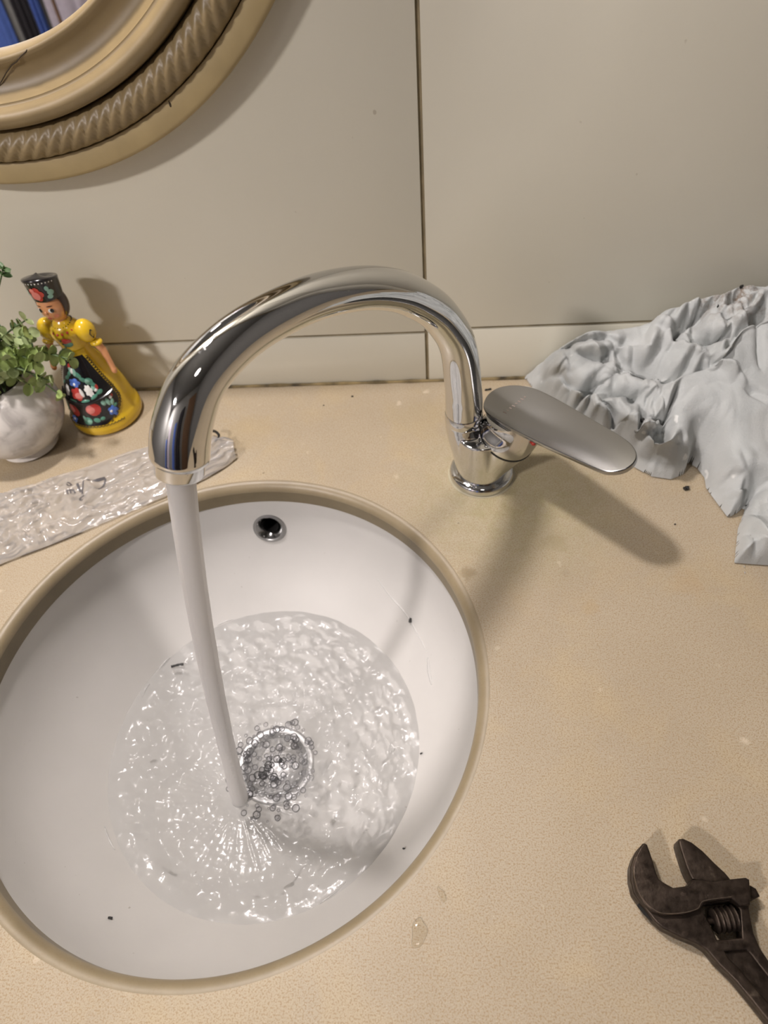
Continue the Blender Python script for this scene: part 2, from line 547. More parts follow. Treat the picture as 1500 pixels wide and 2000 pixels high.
def hanging(name, x0, x1, z0, z1, y, mat, label, cat, seed, depth=.05):
    r_ = random.Random(seed); nx, nz = 40, 24; P = []
    ph = [r_.uniform(0, 6) for _ in range(4)]
    for side in (1, -1):
        for j in range(nz + 1):
            v = j / nz; row = []
            for i in range(nx + 1):
                u = i / nx; a = .4 + .6 * v
                w = a * (.5 * math.sin(u * 15 + ph[0]) + .3 * math.sin(u * 31 + ph[1] + v) + .2 * math.sin(v * 5 + ph[2]))
                xx = x0 + (x1 - x0) * (.5 + (u - .5) * (.80 + .20 * v))
                row.append((xx, y + depth * (.5 + .4 * w) * (1 if side > 0 else .25) * math.sin(PI * min(max(u, .03), .97)) ** .3, z1 + (z0 - z1) * v))
            P.append(row)
    mb_ = MB().grid(P[:nz + 1]); mb_.grid([r[::-1] for r in P[nz + 1:]])
    t = empty(name, ((x0 + x1) / 2, y, z0), label, cat)
    mb_.build('cloth', mat, t, angle=0)
    MB().tube([((x0 + x1) / 2, YF, z1 - .005), ((x0 + x1) / 2, y + .03, z1 - .005), ((x0 + x1) / 2, y + .045, z1 + .02)], .005, 8).build('hook', M['chrome'], t)
    return t


YH = YF + .012
hanging('added_towel', -1.56, -1.385, -.75, .62, YH, M['blue'], 'blue terry cloth added on the far wall for the stripe at the left edge of the mirror', 'added_towel', 1)
hanging('added_robe', -1.368, -1.308, -.80, .70, YH, M['navy'], 'dark narrow robe added between two blue cloths for the stripe in the mirror', 'robe', 2, .04)
hanging('added_towel', -1.302, -1.268, -.75, .60, YH, M['blue'], 'narrow blue terry cloth added right of the dark robe for the stripe in the mirror', 'added_towel', 3)
cu_ = hanging('added_curtain', -1.26, -.95, -.84, 1.2, YH, M['mauve'], 'pale mauve drape added beside the blue cloths for the stripe in the mirror', 'added_curtain', 4)
MB().tube([(-1.192, YH + .075, 1.1), (-1.190, YH + .07, -.8)], .006, 8).build('added_cord', M['wood'], cu_)  # added for the brown line among the mirror stripes
hanging('added_robe', -.34, .16, -.70, 1.0, YH + .02, M['navy'], 'black robe added on the wall behind the viewer for the dark reflection in the chrome', 'robe', 5, .12)  # added stand-in for the viewer's dark and blue reflection, with the next one
hanging('added_towel', -.62, -.36, -.60, .95, YH, M['blue'], 'wide blue terry cloth added beside the black robe for the blue reflection in the chrome', 'added_towel', 6)
d1 = tag(MB().box((.36, YF, ZF), (1.06, YF + .03, 1.14)).build('door_1', M['wood'], smooth=False, bevel=.004), kind='structure')
MB().tube([(.43, YF + .03, .12), (.43, YF + .07, .12), (.52, YF + .07, .12)], .009, 10).build('door_handle', M['chrome'], d1)

# ------------------------------------------------------------------ counter with the round cut-out
SC = np.array([-.1515, .2098]); RO = .184
CXA, CXB, CYA, CYB = -.95, .82, -.16, YW
angs = sorted(set([2 * PI * k / 192 for k in range(192)] +
              [math.atan2(y - SC[1], x - SC[0]) % (2 * PI) for x in (CXA, CXB) for y in (CYA, CYB)]))


def edge_pt(a):
    c, s = math.cos(a), math.sin(a)
    t = min(((CXB if c > 0 else CXA) - SC[0]) / c if abs(c) > 1e-9 else 9, ((CYB if s > 0 else CYA) - SC[1]) / s if abs(s) > 1e-9 else 9)
    return SC[0] + c * t, SC[1] + s * t


rim = [(.1765, -.0200), (.1765, -.0075)] + [(.184 - .0075 * math.cos(t), -.0075 + .0075 * math.sin(t)) for t in np.linspace(.2, PI / 2, 7)]
top = [(.1845, 0), (.1865, 0)]
P = [[(SC[0] + r * math.cos(a), SC[1] + r * math.sin(a), z) for a in angs] for r, z in rim + top]
E_ = [edge_pt(a) for a in angs]
for f_ in (.3, .65, 1): P.append([(SC[0] + .1865 * math.cos(a) * (1 - f_) + (e[0] - SC[0]) * f_, SC[1] + .1865 * math.sin(a) * (1 - f_) + (e[1] - SC[1]) * f_, 0) for a, e in zip(angs, E_)])
P.append([(e[0], e[1], -.020) for e in E_])
P.append([(SC[0] + .1765 * math.cos(a), SC[1] + .1765 * math.sin(a), -.020) for a in angs])
counter = MB().grid(P, cv=True).build('countertop', M['counter'], angle=30)
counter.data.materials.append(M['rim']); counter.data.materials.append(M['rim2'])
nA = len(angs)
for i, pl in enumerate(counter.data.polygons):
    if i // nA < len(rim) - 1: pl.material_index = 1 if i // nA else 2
tag(counter, 'beige speckled stone countertop with a round sink cut-out', 'countertop')

# ------------------------------------------------------------------ basin
PROF = [(.1785, -.0203), (.1782, -.030), (.1768, -.042), (.1742, -.056), (.169, -.072), (.160, -.088), (.147, -.103), (.130, -.117), (.108, -.130), (.084, -.1415),
        (.060, -.150), (.042, -.1555), (.0300, -.158)]
PF = catmull(PROF, 6)
SHIFT = np.array([.006, -.0085])


def bowl_c(z): return SC + SHIFT * min(max((-z - .02) / .14, 0), 1)


HOLE = np.array([-.1575, .3835, -.0535]); HN = np.array([.0, -.955, .30]); HN /= np.linalg.norm(HN)
basin = empty('sink_basin', (SC[0] + SHIFT[0], SC[1] + SHIFT[1], -.17), 'white ceramic undermount sink basin below the round cut-out', 'sink')
n = 320
inner = [[(bowl_c(z)[0] + r * math.cos(t), bowl_c(z)[1] + r * math.sin(t), z) for t in np.linspace(0, 2 * PI, n, endpoint=False)] for r, z in PF]
mbb = MB()
Pn = np.array(inner[::-1]); a_, b_ = Pn.shape[:2]
faces = []
for i in range(a_ - 1):
    for j in range(b_):
        j2 = (j + 1) % b_
        c4 = (Pn[i, j] + Pn[i + 1, j] + Pn[i + 1, j2] + Pn[i, j2]) / 4
        if np.linalg.norm(c4 - HOLE) < .0125: continue
        faces.append((i * b_ + j, i * b_ + j2, (i + 1) * b_ + j2, (i + 1) * b_ + j))
mbb.add(Pn.reshape(-1, 3), faces)
outer = [[(bowl_c(z)[0] + (r + .009) * math.cos(t), bowl_c(z)[1] + (r + .009) * math.sin(t), z - .006) for t in np.linspace(0, 2 * PI, 96, endpoint=False)] for r, z in PROF]
Po = np.array(outer); faces = []
for i in range(len(PROF) - 1):
    for j in range(96):
        j2 = (j + 1) % 96
        if np.linalg.norm((Po[i, j] + Po[i + 1, j2]) / 2 - HOLE) < .026: continue
        faces.append((i * 96 + j, i * 96 + j2, (i + 1) * 96 + j2, (i + 1) * 96 + j))
mbb.add(Po.reshape(-1, 3), faces)
mbb.lathe([(.1785, -.0203), (.203, -.0203), (.203, -.030), (.186, -.034)], (SC[0], SC[1], 0), n=96)
mbb.build('bowl', M['ceramic'], basin, angle=50)
# overflow: chrome collar, bore, green lime scale
ov = MB().lathe([(.0160, -.002), (.0162, .0010), (.0150, .0026), (.0128, .0030), (.0118, .0020), (.0112, .0008)], HOLE, HN, 40).build('overflow_ring', M['dull'], basin)
MB().lathe([(.0120, .0022), (.0104, .0008), (.0088, -.0012), (.0076, -.0030)], HOLE, HN, 32).build('overflow_throat', M['tarnish'], ov)
MB().lathe([(.0077, -.0029), (.0076, -.006), (.0075, -.023), (.0005, -.0232)], HOLE, HN, 32).build('overflow_bore', M['hole'], ov)
vb = MB()
e1 = np.cross(HN, [0, 0, 1]); e1 /= np.linalg.norm(e1); e2 = np.cross(e1, HN)
e2 = e2 if e2[2] > 0 else -e2
pp = []
for r_ in (.0085, .0108, .0118):
    pp.append([HOLE + HN * (.0008 if r_ > .009 else -.003) + r_ * (e1 * math.sin(t) - e2 * math.cos(t)) for t in np.linspace(-.65, .5, 12)])
vb.grid(pp).build('lime_scale', M['verdi'], ov, angle=0)
# drain with a low stopper
DC = np.array([bowl_c(-.16)[0], bowl_c(-.16)[1], -.158])
dr = MB().lathe([(.0345, .0005), (.0334, .0013), (.0315, .0015), (.0285, .0008), (.0262, -.003), (.0250, -.012), (.0245, -.03)], DC, n=56).build('drain_flange', M['dull'], basin)
MB().lathe([(.0002, .0052), (.006, .0050), (.013, .0040), (.0190, .0026), (.0238, .0004), (.0244, -.002), (.018, -.004), (.004, -.005), (.0035, -.028)], DC, n=48).build('drain_stopper', M['dull'], basin)
MB().lathe([(.0246, -.028), (.0002, -.0285)], DC, n=32).build('drain_bore', M['hole'], basin)

# ------------------------------------------------------------------ faucet
FB = np.array([.0366, .3965, 0.0])
fau = empty('sink_faucet', FB, 'chrome single-lever faucet with a tall curved spout, water running', 'faucet')
MB().lathe([(.0286, 0), (.0285, .0004), (.0262, .0007), (.0262, 0)], FB, n=64).build('sealant_ring', M['seal'], fau)
MB().lathe([(.0262, .0003), (.0270, .0010), (.0272, .0035), (.0268, .0055), (.0255, .0072), (.0240, .0078), (.0230, .0082), (.0218, .0084)], FB, n=72, cap0=True).build('base_ring', M['chrome'], fau)
RX = np.array([.0206, .4002, 0.0])                       # foot of the spout riser
BAX = np.array([.3798, -.2759, .8829]); BAX /= np.linalg.norm(BAX)
SEAM = np.array([.0553, .3950, .0467])


def loft(c0, a0, r0, c1, a1, r1, n=56, m=14, bulge=0.0):
    P_ = []
    a0 = np.array(a0, float); a1 = np.array(a1, float)
    for k in range(m + 1):
        t = k / m; s_ = t * t * (3 - 2 * t)
        a = a0 * (1 - t) + a1 * t; a /= np.linalg.norm(a)
        L_ = np.linalg.norm(c1 - c0)
        h00, h10, h01, h11 = 2 * t ** 3 - 3 * t * t + 1, t ** 3 - 2 * t * t + t, -2 * t ** 3 + 3 * t * t, t ** 3 - t * t
        c = h00 * c0 + h10 * L_ * a0 + h01 * c1 + h11 * L_ * a1
        e = np.cross([0, 1, 0], a); e /= np.linalg.norm(e); g_ = np.cross(a, e)
        r = r0 + (r1 - r0) * s_ + bulge * math.sin(PI * t)
        P_.append([c + r * (e * math.cos(q) + g_ * math.sin(q)) for q in np.linspace(0, 2 * PI, n, endpoint=False)])
    return P_


up = np.array([0, 0, 1.])
mb = MB()
MID = np.array([.0350, .3945, .0500])
for args in ((FB + up * .006, up, .0222, SEAM, BAX, .0238, 64, 16, .0), (FB + up * .006, up, .0222, RX + up * .060, up, .0148, 64, 16, .0002), (FB + up * .006, up, .0222, MID, up, .0200, 64, 16, .0)):
    P_ = loft(*args); b0 = len(mb.v); mb.grid(P_, cv=True)
    mb.f.append(tuple(b0 + k for k in reversed(range(64)))); mb.f.append(tuple(b0 + 16 * 64 + k for k in range(64)))
body = mb.build('faucet_body', M['chrome'], fau, angle=0, fixn=True)
rm = body.modifiers.new('merge', 'REMESH'); rm.mode = 'VOXEL'; rm.voxel_size = .00075; rm.use_smooth_shade = True
sm = body.modifiers.new('soften', 'SMOOTH'); sm.factor = .5; sm.iterations = 14
# ring between body and spout
MB().lathe([(.0147, .0585), (.0150, .0592), (.0150, .0668), (.0146, .0676), (.0138, .0678)], RX, n=56).build('spout_collar', M['chrome'], fau)
MB().lathe([(.0142, .0672), (.0142, .0700)], RX, n=56).build('collar_seam', M['black'], fau)
# cartridge housing, tilted with the body
MB().lathe([(.0239, -.0012), (.0243, -.0009), (.0243, .0004), (.0236, .0006)], SEAM, BAX, n=56).build('housing_seam', M['black'], fau)
PB = np.array([.0569, .3937, .0755]); PAX = np.array([.6738, -.7188, .1713]); PN = np.array([-.3246, -.0796, .9425])
PBI = np.cross(PN, PAX); PBI /= np.linalg.norm(PBI)
hb = MB()
P_ = []
HC = PB + PAX * -.0010 + np.cross(PN, PAX) * .0030 - PN * .0040
for k in range(11):
    t = k / 10
    a = BAX * (1 - t) + PN * t; a /= np.linalg.norm(a)
    L_ = np.linalg.norm(HC - SEAM)
    h00, h10, h01, h11 = 2 * t ** 3 - 3 * t * t + 1, t ** 3 - 2 * t * t + t, -2 * t ** 3 + 3 * t * t, t ** 3 - t * t
    c = h00 * (SEAM + BAX * .0008) + h10 * L_ * BAX + h01 * HC + h11 * L_ * PN
    e = np.cross([0, 1, 0], a); e /= np.linalg.norm(e); g_ = np.cross(a, e)
    r = .0238 + .0004 * math.sin(PI * t) - .0010 * t
    P_.append([c + r * (e * math.cos(q) + g_ * math.sin(q)) for q in np.linspace(0, 2 * PI, 56, endpoint=False)])
b0 = len(hb.v); hb.grid(P_, cv=True); hb.f.append(tuple(b0 + k for k in reversed(range(56)))); hb.f.append(tuple(b0 + 10 * 56 + k for k in range(56)))
housing = hb.build('cartridge_housing', M['chrome'], fau, angle=50, fixn=True)
dot = np.array([.0718, .3775, .058])
# lever plate
LV = [(-25.0, -6.0), (-27.7, 3.2), (-24.6, 12.0), (-15.5, 19.0), (-3, 22.8), (8.5, 23.6), (30.1, 21.8), (62.5, 17.5), (86, 14.2), (98, 11.0), (105.4, 5.8), (108.0, -1.2), (105.6, -9.0), (99.0, -14.4),
      (90.5, -16.4), (62.0, -16.8), (38.8, -16.8), (20, -16.4), (4, -15.6), (-10, -14.0), (-19.5, -11.2)]
lv = catmull(np.array(LV) / 1000, 6, True)
lever = plate_mesh('lever_handle', lv, -.0046, .0, .0009, M['satin'], fau, frame=(PB, PAX, PBI, PN))
# raised lettering on the lever is worn past reading: a faint row of small marks
M['mark'] = simple('faint_print', (.30, .245, .21), .4, metal=.5)
for k in range(8):
    px_, py_ = 986 + 5.6 * k, 806 - 4.4 * k
    dv = (px_ - 750) / F_PX * CX - (py_ - 1000) / F_PX * CU + CF
    o_ = CAM + dv * (((PB - CAM) @ PN) / (dv @ PN)) + PN * .00006
    w_, h_ = .00045, (.0016, .0010, .0013)[k % 3]
    a_1, b_1 = PBI, PAX
    MB().add([o_ - a_1 * w_ - b_1 * h_, o_ + a_1 * w_ - b_1 * h_, o_ + a_1 * w_ + b_1 * h_, o_ - a_1 * w_ + b_1 * h_], [(0, 1, 2, 3)]).build('worn_letter', M['mark'], lever, angle=0)
M['red'] = simple('red_dot', (.45, .03, .02), .3)
d_ = at(1042, 866, .056)
MB().ball(d_, .0019, .0019, .0019, 12, 8).build('temperature_dot', M['red'], fau)
# spout: measured centre line in its own vertical plane
SD = np.array([-.6291, -.7773, 0])
CL = [(0, .068), (.0004, .080), (.0016, .093), (.0060, .1226), (.0120, .1420), (.0215, .1590), (.0345, .1770), (.0509, .1935), (.0708, .2095), (.0970, .2240), (.1282, .2350), (.1555, .2395),
      (.1775, .2400), (.1960, .2365), (.2095, .2300), (.2190, .2200), (.2250, .2110), (.2290, .2020)]
RD = [.0145, .0145, .0142, .0133, .0129, .0126, .0125, .0123, .0121, .0118, .0115, .0114, .0116, .0122, .0130, .0138, .0142, .0143]
cl = catmull([RX + SD * s_ + up * z_ for s_, z_ in CL], 8)
rd = np.interp(np.linspace(0, len(RD) - 1, len(cl)), range(len(RD)), RD)
for _ in range(3): rd = np.convolve(np.pad(rd, 4, 'edge'), np.ones(9) / 9, 'valid')
tipd = cl[-1] - cl[-3]; tipd /= np.linalg.norm(tipd)
TIP = cl[-1]
cl2 = list(cl) + [TIP + tipd * q for q in (.0016, .0030, .0038)]
rd2 = list(rd) + [.0141, .0133, .0124]
MB().tube(cl2, rd2, 56, caps=False).build('spout', M['chrome'], fau, angle=0)
MB().lathe([(.0126, .0030), (.0122, .0036), (.0120, .0042), (.0120, .0095), (.0116, .0104), (.0100, .0106), (.0098, .006), (.0005, .0055)], TIP, tipd, 56).build('aerator', M['chrome'], fau)

# ------------------------------------------------------------------ running water
ZP = -.1180                                              # pool level
A0 = TIP + tipd * .0065
A1 = np.array([*at(468, 1560, ZP)[:2], ZP - .002])
hv = (A1 - A0)[:2]; tf = math.sqrt(2 * (A0[2] - A1[2]) / 9.81 + .0)
v0 = 1.6; disc = (-v0 + math.sqrt(v0 * v0 + 2 * 9.81 * (A0[2] - A1[2]))) / 9.81
pts = []; rr = []
for k in range(61):
    t = disc * k / 60
    p = np.array([A0[0] + hv[0] * t / disc, A0[1] + hv[1] * t / disc, A0[2] - v0 * t - 4.905 * t * t])
    w_ = noise.noise(Vector((0, 3, k * .22))) * .0003 * (k / 60)
    pts.append(p + np.array([w_, w_ * .5, 0])); u_ = k / 60
    rr.append((.0073 - .0016 * u_ + .0012 * max(0, u_ - .85) / .15) * (1 + .03 * noise.noise(Vector((9, k * .3, 0)))))
ws = MB().tube(pts, rr, 32, caps=False).build('water_stream', M['stream'], angle=0)
tag(ws, 'smooth translucent stream of water falling from the faucet spout', 'water')

pool = empty('sink_water', (A1[0], A1[1], ZP), 'clear rippling pool of water over the drain in the sink', 'water')
RP = .1345; nr, nt_ = 170, 420; PC = bowl_c(ZP)
imp = A1[:2]; dcx = DC[:2]
P = []
for i in range(nr + 1):
    r = RP * (i / nr) ** .9 + .0005; row = []
    for j in range(nt_):
        t = 2 * PI * j / nt_
        wob = 1 + .02 * noise.noise(Vector((math.cos(t) * 2, math.sin(t) * 2, 5))) * (i / nr) ** 4
        x = PC[0] + r * wob * math.cos(t); y = PC[1] + r * wob * math.sin(t)
        dx, dy = x - imp[0], y - imp[1]; di = math.hypot(dx, dy); ai = math.atan2(dy, dx)
        # calm fan of fine streaks near the jet, broken jump beyond it
        jump = .058 + .018 * noise.noise(Vector((math.cos(ai) * 1.6, math.sin(ai) * 1.6, 1)))
        outm = 1 / (1 + math.exp(-(di - jump) / .006))
        edge = min(1, max(.06, (RP - .004 - r) / .022))
        q = Vector((x * 95, y * 95, .3))
        wv = noise.noise(q) + .42 * noise.noise(q * 2.1 + Vector((4, 1, 0))) + .16 * noise.noise(q * 4.3)
        rad_ = noise.noise(Vector((math.cos(ai) * 9, math.sin(ai) * 9, di * 26)))
        z = outm * edge * (.0028 * wv + .0018 * rad_)
        z += (1 - outm) * (.00075 * noise.noise(Vector((math.cos(ai) * 20, math.sin(ai) * 20, di * 45))) + .00030 * noise.noise(q * 4))
        z += .0022 * math.exp(-((di - jump - .004) / .006) ** 2) * edge
        z += .0030 * math.exp(-(di / .010) ** 2)
        dd = math.hypot(x - dcx[0], y - dcx[1])
        z += .0011 * math.exp(-(dd / .03) ** 2) * noise.noise(q * 2.6)
        row.append((x, y, ZP + z))
    P.append(row)
MB().grid(P, cv=True).build('water_surface', M['water'], pool, angle=0)
bb = MB(); bc = at(532, 1500, ZP); rb = random.Random(11)
for k in range(230):
    a = rb.uniform(0, 2 * PI); q = rb.random() ** .65 * .036
    x = bc[0] + math.cos(a) * q; y = bc[1] + math.sin(a) * q * 1.15
    r = rb.choice((.0010, .0014, .0018, .0024, .0032)) * (1.5 if k in (3, 9, 17, 30) else 1)
    bb.ball((x, y, ZP + .0004), r, r, r * .9, 14, 8)
tag(bb.build('bubble_cluster', M['bubble'], pool, angle=0), 'froth of small clear bubbles above the drain', kind='stuff')



def bowl_at(px, py, off=.0004):
    z = -.05
    for _ in range(60):
        p = at(px, py, z); r = math.hypot(p[0] - bowl_c(z)[0], p[1] - bowl_c(z)[1])
        z = z * .7 + .3 * float(np.interp(r, PF[::-1, 0], PF[::-1, 1]))
    return at(px, py, z) + np.array([0, 0, off])


for pl_, w_ in (([(738, 1132), (762, 1165), (790, 1196), (812, 1232), (833, 1272)], .0007), ([(836, 1285), (838, 1310), (843, 1338)], .0016), ([(425, 1222), (440, 1214), (455, 1210)], .0006),
                ([(310, 1308), (322, 1294), (332, 1284)], .0009), ([(278, 1362), (284, 1346), (292, 1336)], .0008), ([(205, 1615), (213, 1640), (225, 1660)], .0007), ([(625, 1765), (655, 1742), (675, 1722)], .0008)):
    q_ = catmull([bowl_at(*p) for p in pl_], 6)
    MB().tube(q_, [w_ * (.3 + .7 * math.sin(PI * (k + .5) / len(q_))) for k in range(len(q_))], 10).build('water_edge', M['waterline'], pool, angle=0)

# ------------------------------------------------------------------ round mirror with a carved frame
MC = np.array([-.3115, YW, .4935])
mir = empty('round_mirror', (MC[0], MC[1], MC[2] - .2785), 'round mirror in a cream-painted carved frame on the tiled wall', 'mirror')


def ring(prof, nseg=256, fn=None):
    P_ = []
    for k, (r, t) in enumerate(prof):
        row = []
        for j in range(nseg):
            a = 2 * PI * j / nseg
            rr_, tt_ = (r, t) if fn is None else fn(k, r, t, a)
            row.append((MC[0] + rr_ * math.cos(a), MC[1] - tt_, MC[2] + rr_ * math.sin(a)))
        P_.append(row)
    return MB().grid(P_, cv=True)


ring([(.2765, .0), (.2790, .002), (.2790, .0165), (.2780, .0190), (.2755, .0200), (.2640, .0208), (.2625, .0200), (.2618, .016)]).build('outer_band', M['band'], mir, angle=50, fixn=True)
NR = 150
rope = [(.2508 + .0112 * math.cos(u), .0165 + .0135 * math.sin(u)) for u in np.linspace(-.1, PI + .1, 15)]


def rope_fn(k, r, t, a):
    u = (k / 14 - .5)
    ph = a * NR - u * 21.0
    w_ = abs(math.sin(ph / 2)) ** .6
    m_ = math.sin(PI * min(max(k / 14, .02), .98)) ** 1.4
    d_ = (w_ - .75) * .0027 * m_
    return r + d_ * math.cos(PI * k / 14) * .6, t + d_


ring(rope, NR * 14, rope_fn).build('rope_moulding', M['cream'], mir, angle=0, fixn=True)
prof = [(.2400, .014), (.2388, .0215)] + [(.2315 + .0070 * math.cos(u), .0245 + .0075 * math.sin(u)) for u in np.linspace(.3, PI - .35, 10)] + \
       [(.2240, .0262), (.2225, .0262), (.2215, .0240), (.2180, .0205), (.2130, .0180), (.2080, .0180), (.2045, .0198), (.2020, .0222), (.2000, .0232), (.1980, .0226), (.1965, .0205), (.1960, .0110), (.1960, .006)]
ring(prof).build('inner_moulding', M['cream'], mir, angle=55, fixn=True)
MB().lathe([(.0005, 0), (.1975, 0)], (MC[0], MC[1] - .0115, MC[2]), (0, -1, 0), 96).build('mirror_glass', M['mirror'], mir, angle=0)
cr = [at_y(-6, 172, YW - .0192), at_y(2, 160, YW - .0195), at_y(12, 142, YW - .020), at_y(22, 128, YW - .0215), at_y(32, 121, YW - .0228), at_y(40, 110, YW - .0236), at_y(50, 101, YW - .0238), at_y(54, 95, YW - .0225)]
MB().tube([p + np.array([0, .0004, 0]) for p in cr], .00035, 6).build('crack', M['crack'], mir)
MB().tube([at_y(130, 203, YW - .0315) + np.array([0, .0, 0]), at_y(131, 207, YW - .0213), at_y(134, 210, YW - .0210)], .0007, 6)
sp_ = at_y(332, 203, YW - .0205)
MB().ball(sp_, .0010, .0004, .0022, 10, 6).build('paint_chip', M['crack'], mir)

# ------------------------------------------------------------------ crumpled clear plastic bag
BT = [(-.4128, .3673), (-.3901, .3808), (-.3653, .3907), (-.3495, .3997), (-.3203, .4131), (-.2867, .4307), (-.2504, .4437), (-.2184, .4500), (-.1894, .4424)]
BBm = [(-.3751, .2845), (-.3573, .3029), (-.3248, .3208), (-.2954, .3382), (-.2692, .3546), (-.2421, .3715), (-.2142, .3889), (-.1944, .4051), (-.1822, .4195)]
bt = catmull(BT, 24); bb_ = catmull(BBm, 24)
bag = empty('plastic_bag', (-.29, .37, 0), 'crumpled clear plastic bag with grey print lying left of the sink', 'bag')


def crumple(x, y, s):
    q = Vector((x * 70, y * 70, s)); w_ = Vector((noise.noise(q), noise.noise(q + Vector((7, 3, 1))), 0)) * .5
    a = 1 - abs(noise.noise(Vector(((x * .83 + y * .56) * 22, (-x * .56 + y * .83) * 95, s)) + w_))
    b = 1 - abs(noise.noise(Vector((x * 75, y * 75, s + 4)) + w_ * 2))
    c = 1 - abs(noise.noise(Vector((x * 170, y * 170, s + 9)) + w_))
    return a, b, c


def bag_h(u, v, x, y, s):
    a, b, c = crumple(x, y, s)
    left = max(0, 1 - u * 1.9)
    e_ = min(1, 6 * v, 6 * (1 - v)); e_ = max(e_, 0) ** .7
    return e_ * (.0015 + .0050 * a ** 3 * (1 - .3 * left) + left * (.0075 * b ** 2 + .0030 * c) + (1 - left) * .0016 * b)


def bag_sheet(s, lift, f):
    P_ = []; nv = 74
    for i in range(len(bt)):
        u = i / (len(bt) - 1); row = []
        for j in range(nv + 1):
            v = j / nv; p = bb_[i] * (1 - v) + bt[i] * v
            row.append((p[0], p[1], .0010 + lift + f * bag_h(u, v, p[0], p[1], s)))
        P_.append(row)
    return P_


MB().grid(bag_sheet(1.0, .0012, 1.0)).build('upper_film', M['film'], bag, angle=0)
MB().grid(bag_sheet(21.0, .0, .45)).build('lower_film', M['film2'], bag, angle=0)


def ink_line(mb_, pts_, w_, n_=6):
    """printed stroke riding on the film"""
    q = catmull(pts_, n_); L_ = []; R_ = []
    for k in range(len(q)):
        d_ = q[min(k + 1, len(q) - 1)] - q[max(k - 1, 0)]; d_ = d_ / (np.linalg.norm(d_) + 1e-9); nn = np.array([-d_[1], d_[0]])
        for lst, s_ in ((L_, 1), (R_, -1)):
            p = q[k] + nn * w_ * s_; lst.append((p[0], p[1], film_z(p[0], p[1]) + .0004))
    mb_.grid([L_, R_])


def film_z(x, y):
    k = int(np.argmin([abs((bt[i][0] + bb_[i][0]) / 2 - x + ((bt[i][1] + bb_[i][1]) / 2 - y) * .55) for i in range(len(bt))]))
    best = None
    for i in range(max(0, k - 30), min(len(bt), k + 30)):
        a, b = bb_[i], bt[i]; ab = b - a; t = ((x - a[0]) * ab[0] + (y - a[1]) * ab[1]) / (ab @ ab)
        pd = math.hypot(a[0] + ab[0] * t - x, a[1] + ab[1] * t - y)
        if best is None or pd < best[0]: best = (pd, i / (len(bt) - 1), t)
    return .0022 + bag_h(best[1], min(max(best[2], 0), 1), x, y, 1.0)


pm = MB()


def g2(px, py): return at(px, py, .006)[:2]


tri = [(170, 941), (186, 944), (208, 938), (201, 951), (195, 960)]
ink_line(pm, [g2(*p) for p in tri[:3]], .0008); ink_line(pm, [g2(*p) for p in tri[2:]], .0008)
ink_line(pm, [g2(170, 941), g2(163, 956), g2(162, 966)], .0006)
ink_line(pm, [g2(166, 970), g2(160, 974), g2(160, 981), g2(167, 983)], .0009)
ink_line(pm, [g2(155, 948), g2(156, 955), g2(159, 963)], .0010)
tag(pm.build('printed_triangle', M['ink'], bag, angle=0), 'grey printed recycling mark')
pl = MB()   # the letters P and E, one above the other
ink_line(pl, [g2(129, 951), g2(139, 950), g2(143, 953), g2(139, 956), g2(135, 953)], .0006)
ink_line(pl, [g2(133, 965), g2(146, 961)], .0006); ink_line(pl, [g2(134, 964), g2(136, 970)], .0006)
ink_line(pl, [g2(140, 962), g2(141, 968)], .0006); ink_line(pl, [g2(146, 960), g2(148, 966)], .0006)
tag(pl.build('printed_letters', M['ink'], bag, angle=0), 'grey letters PE')

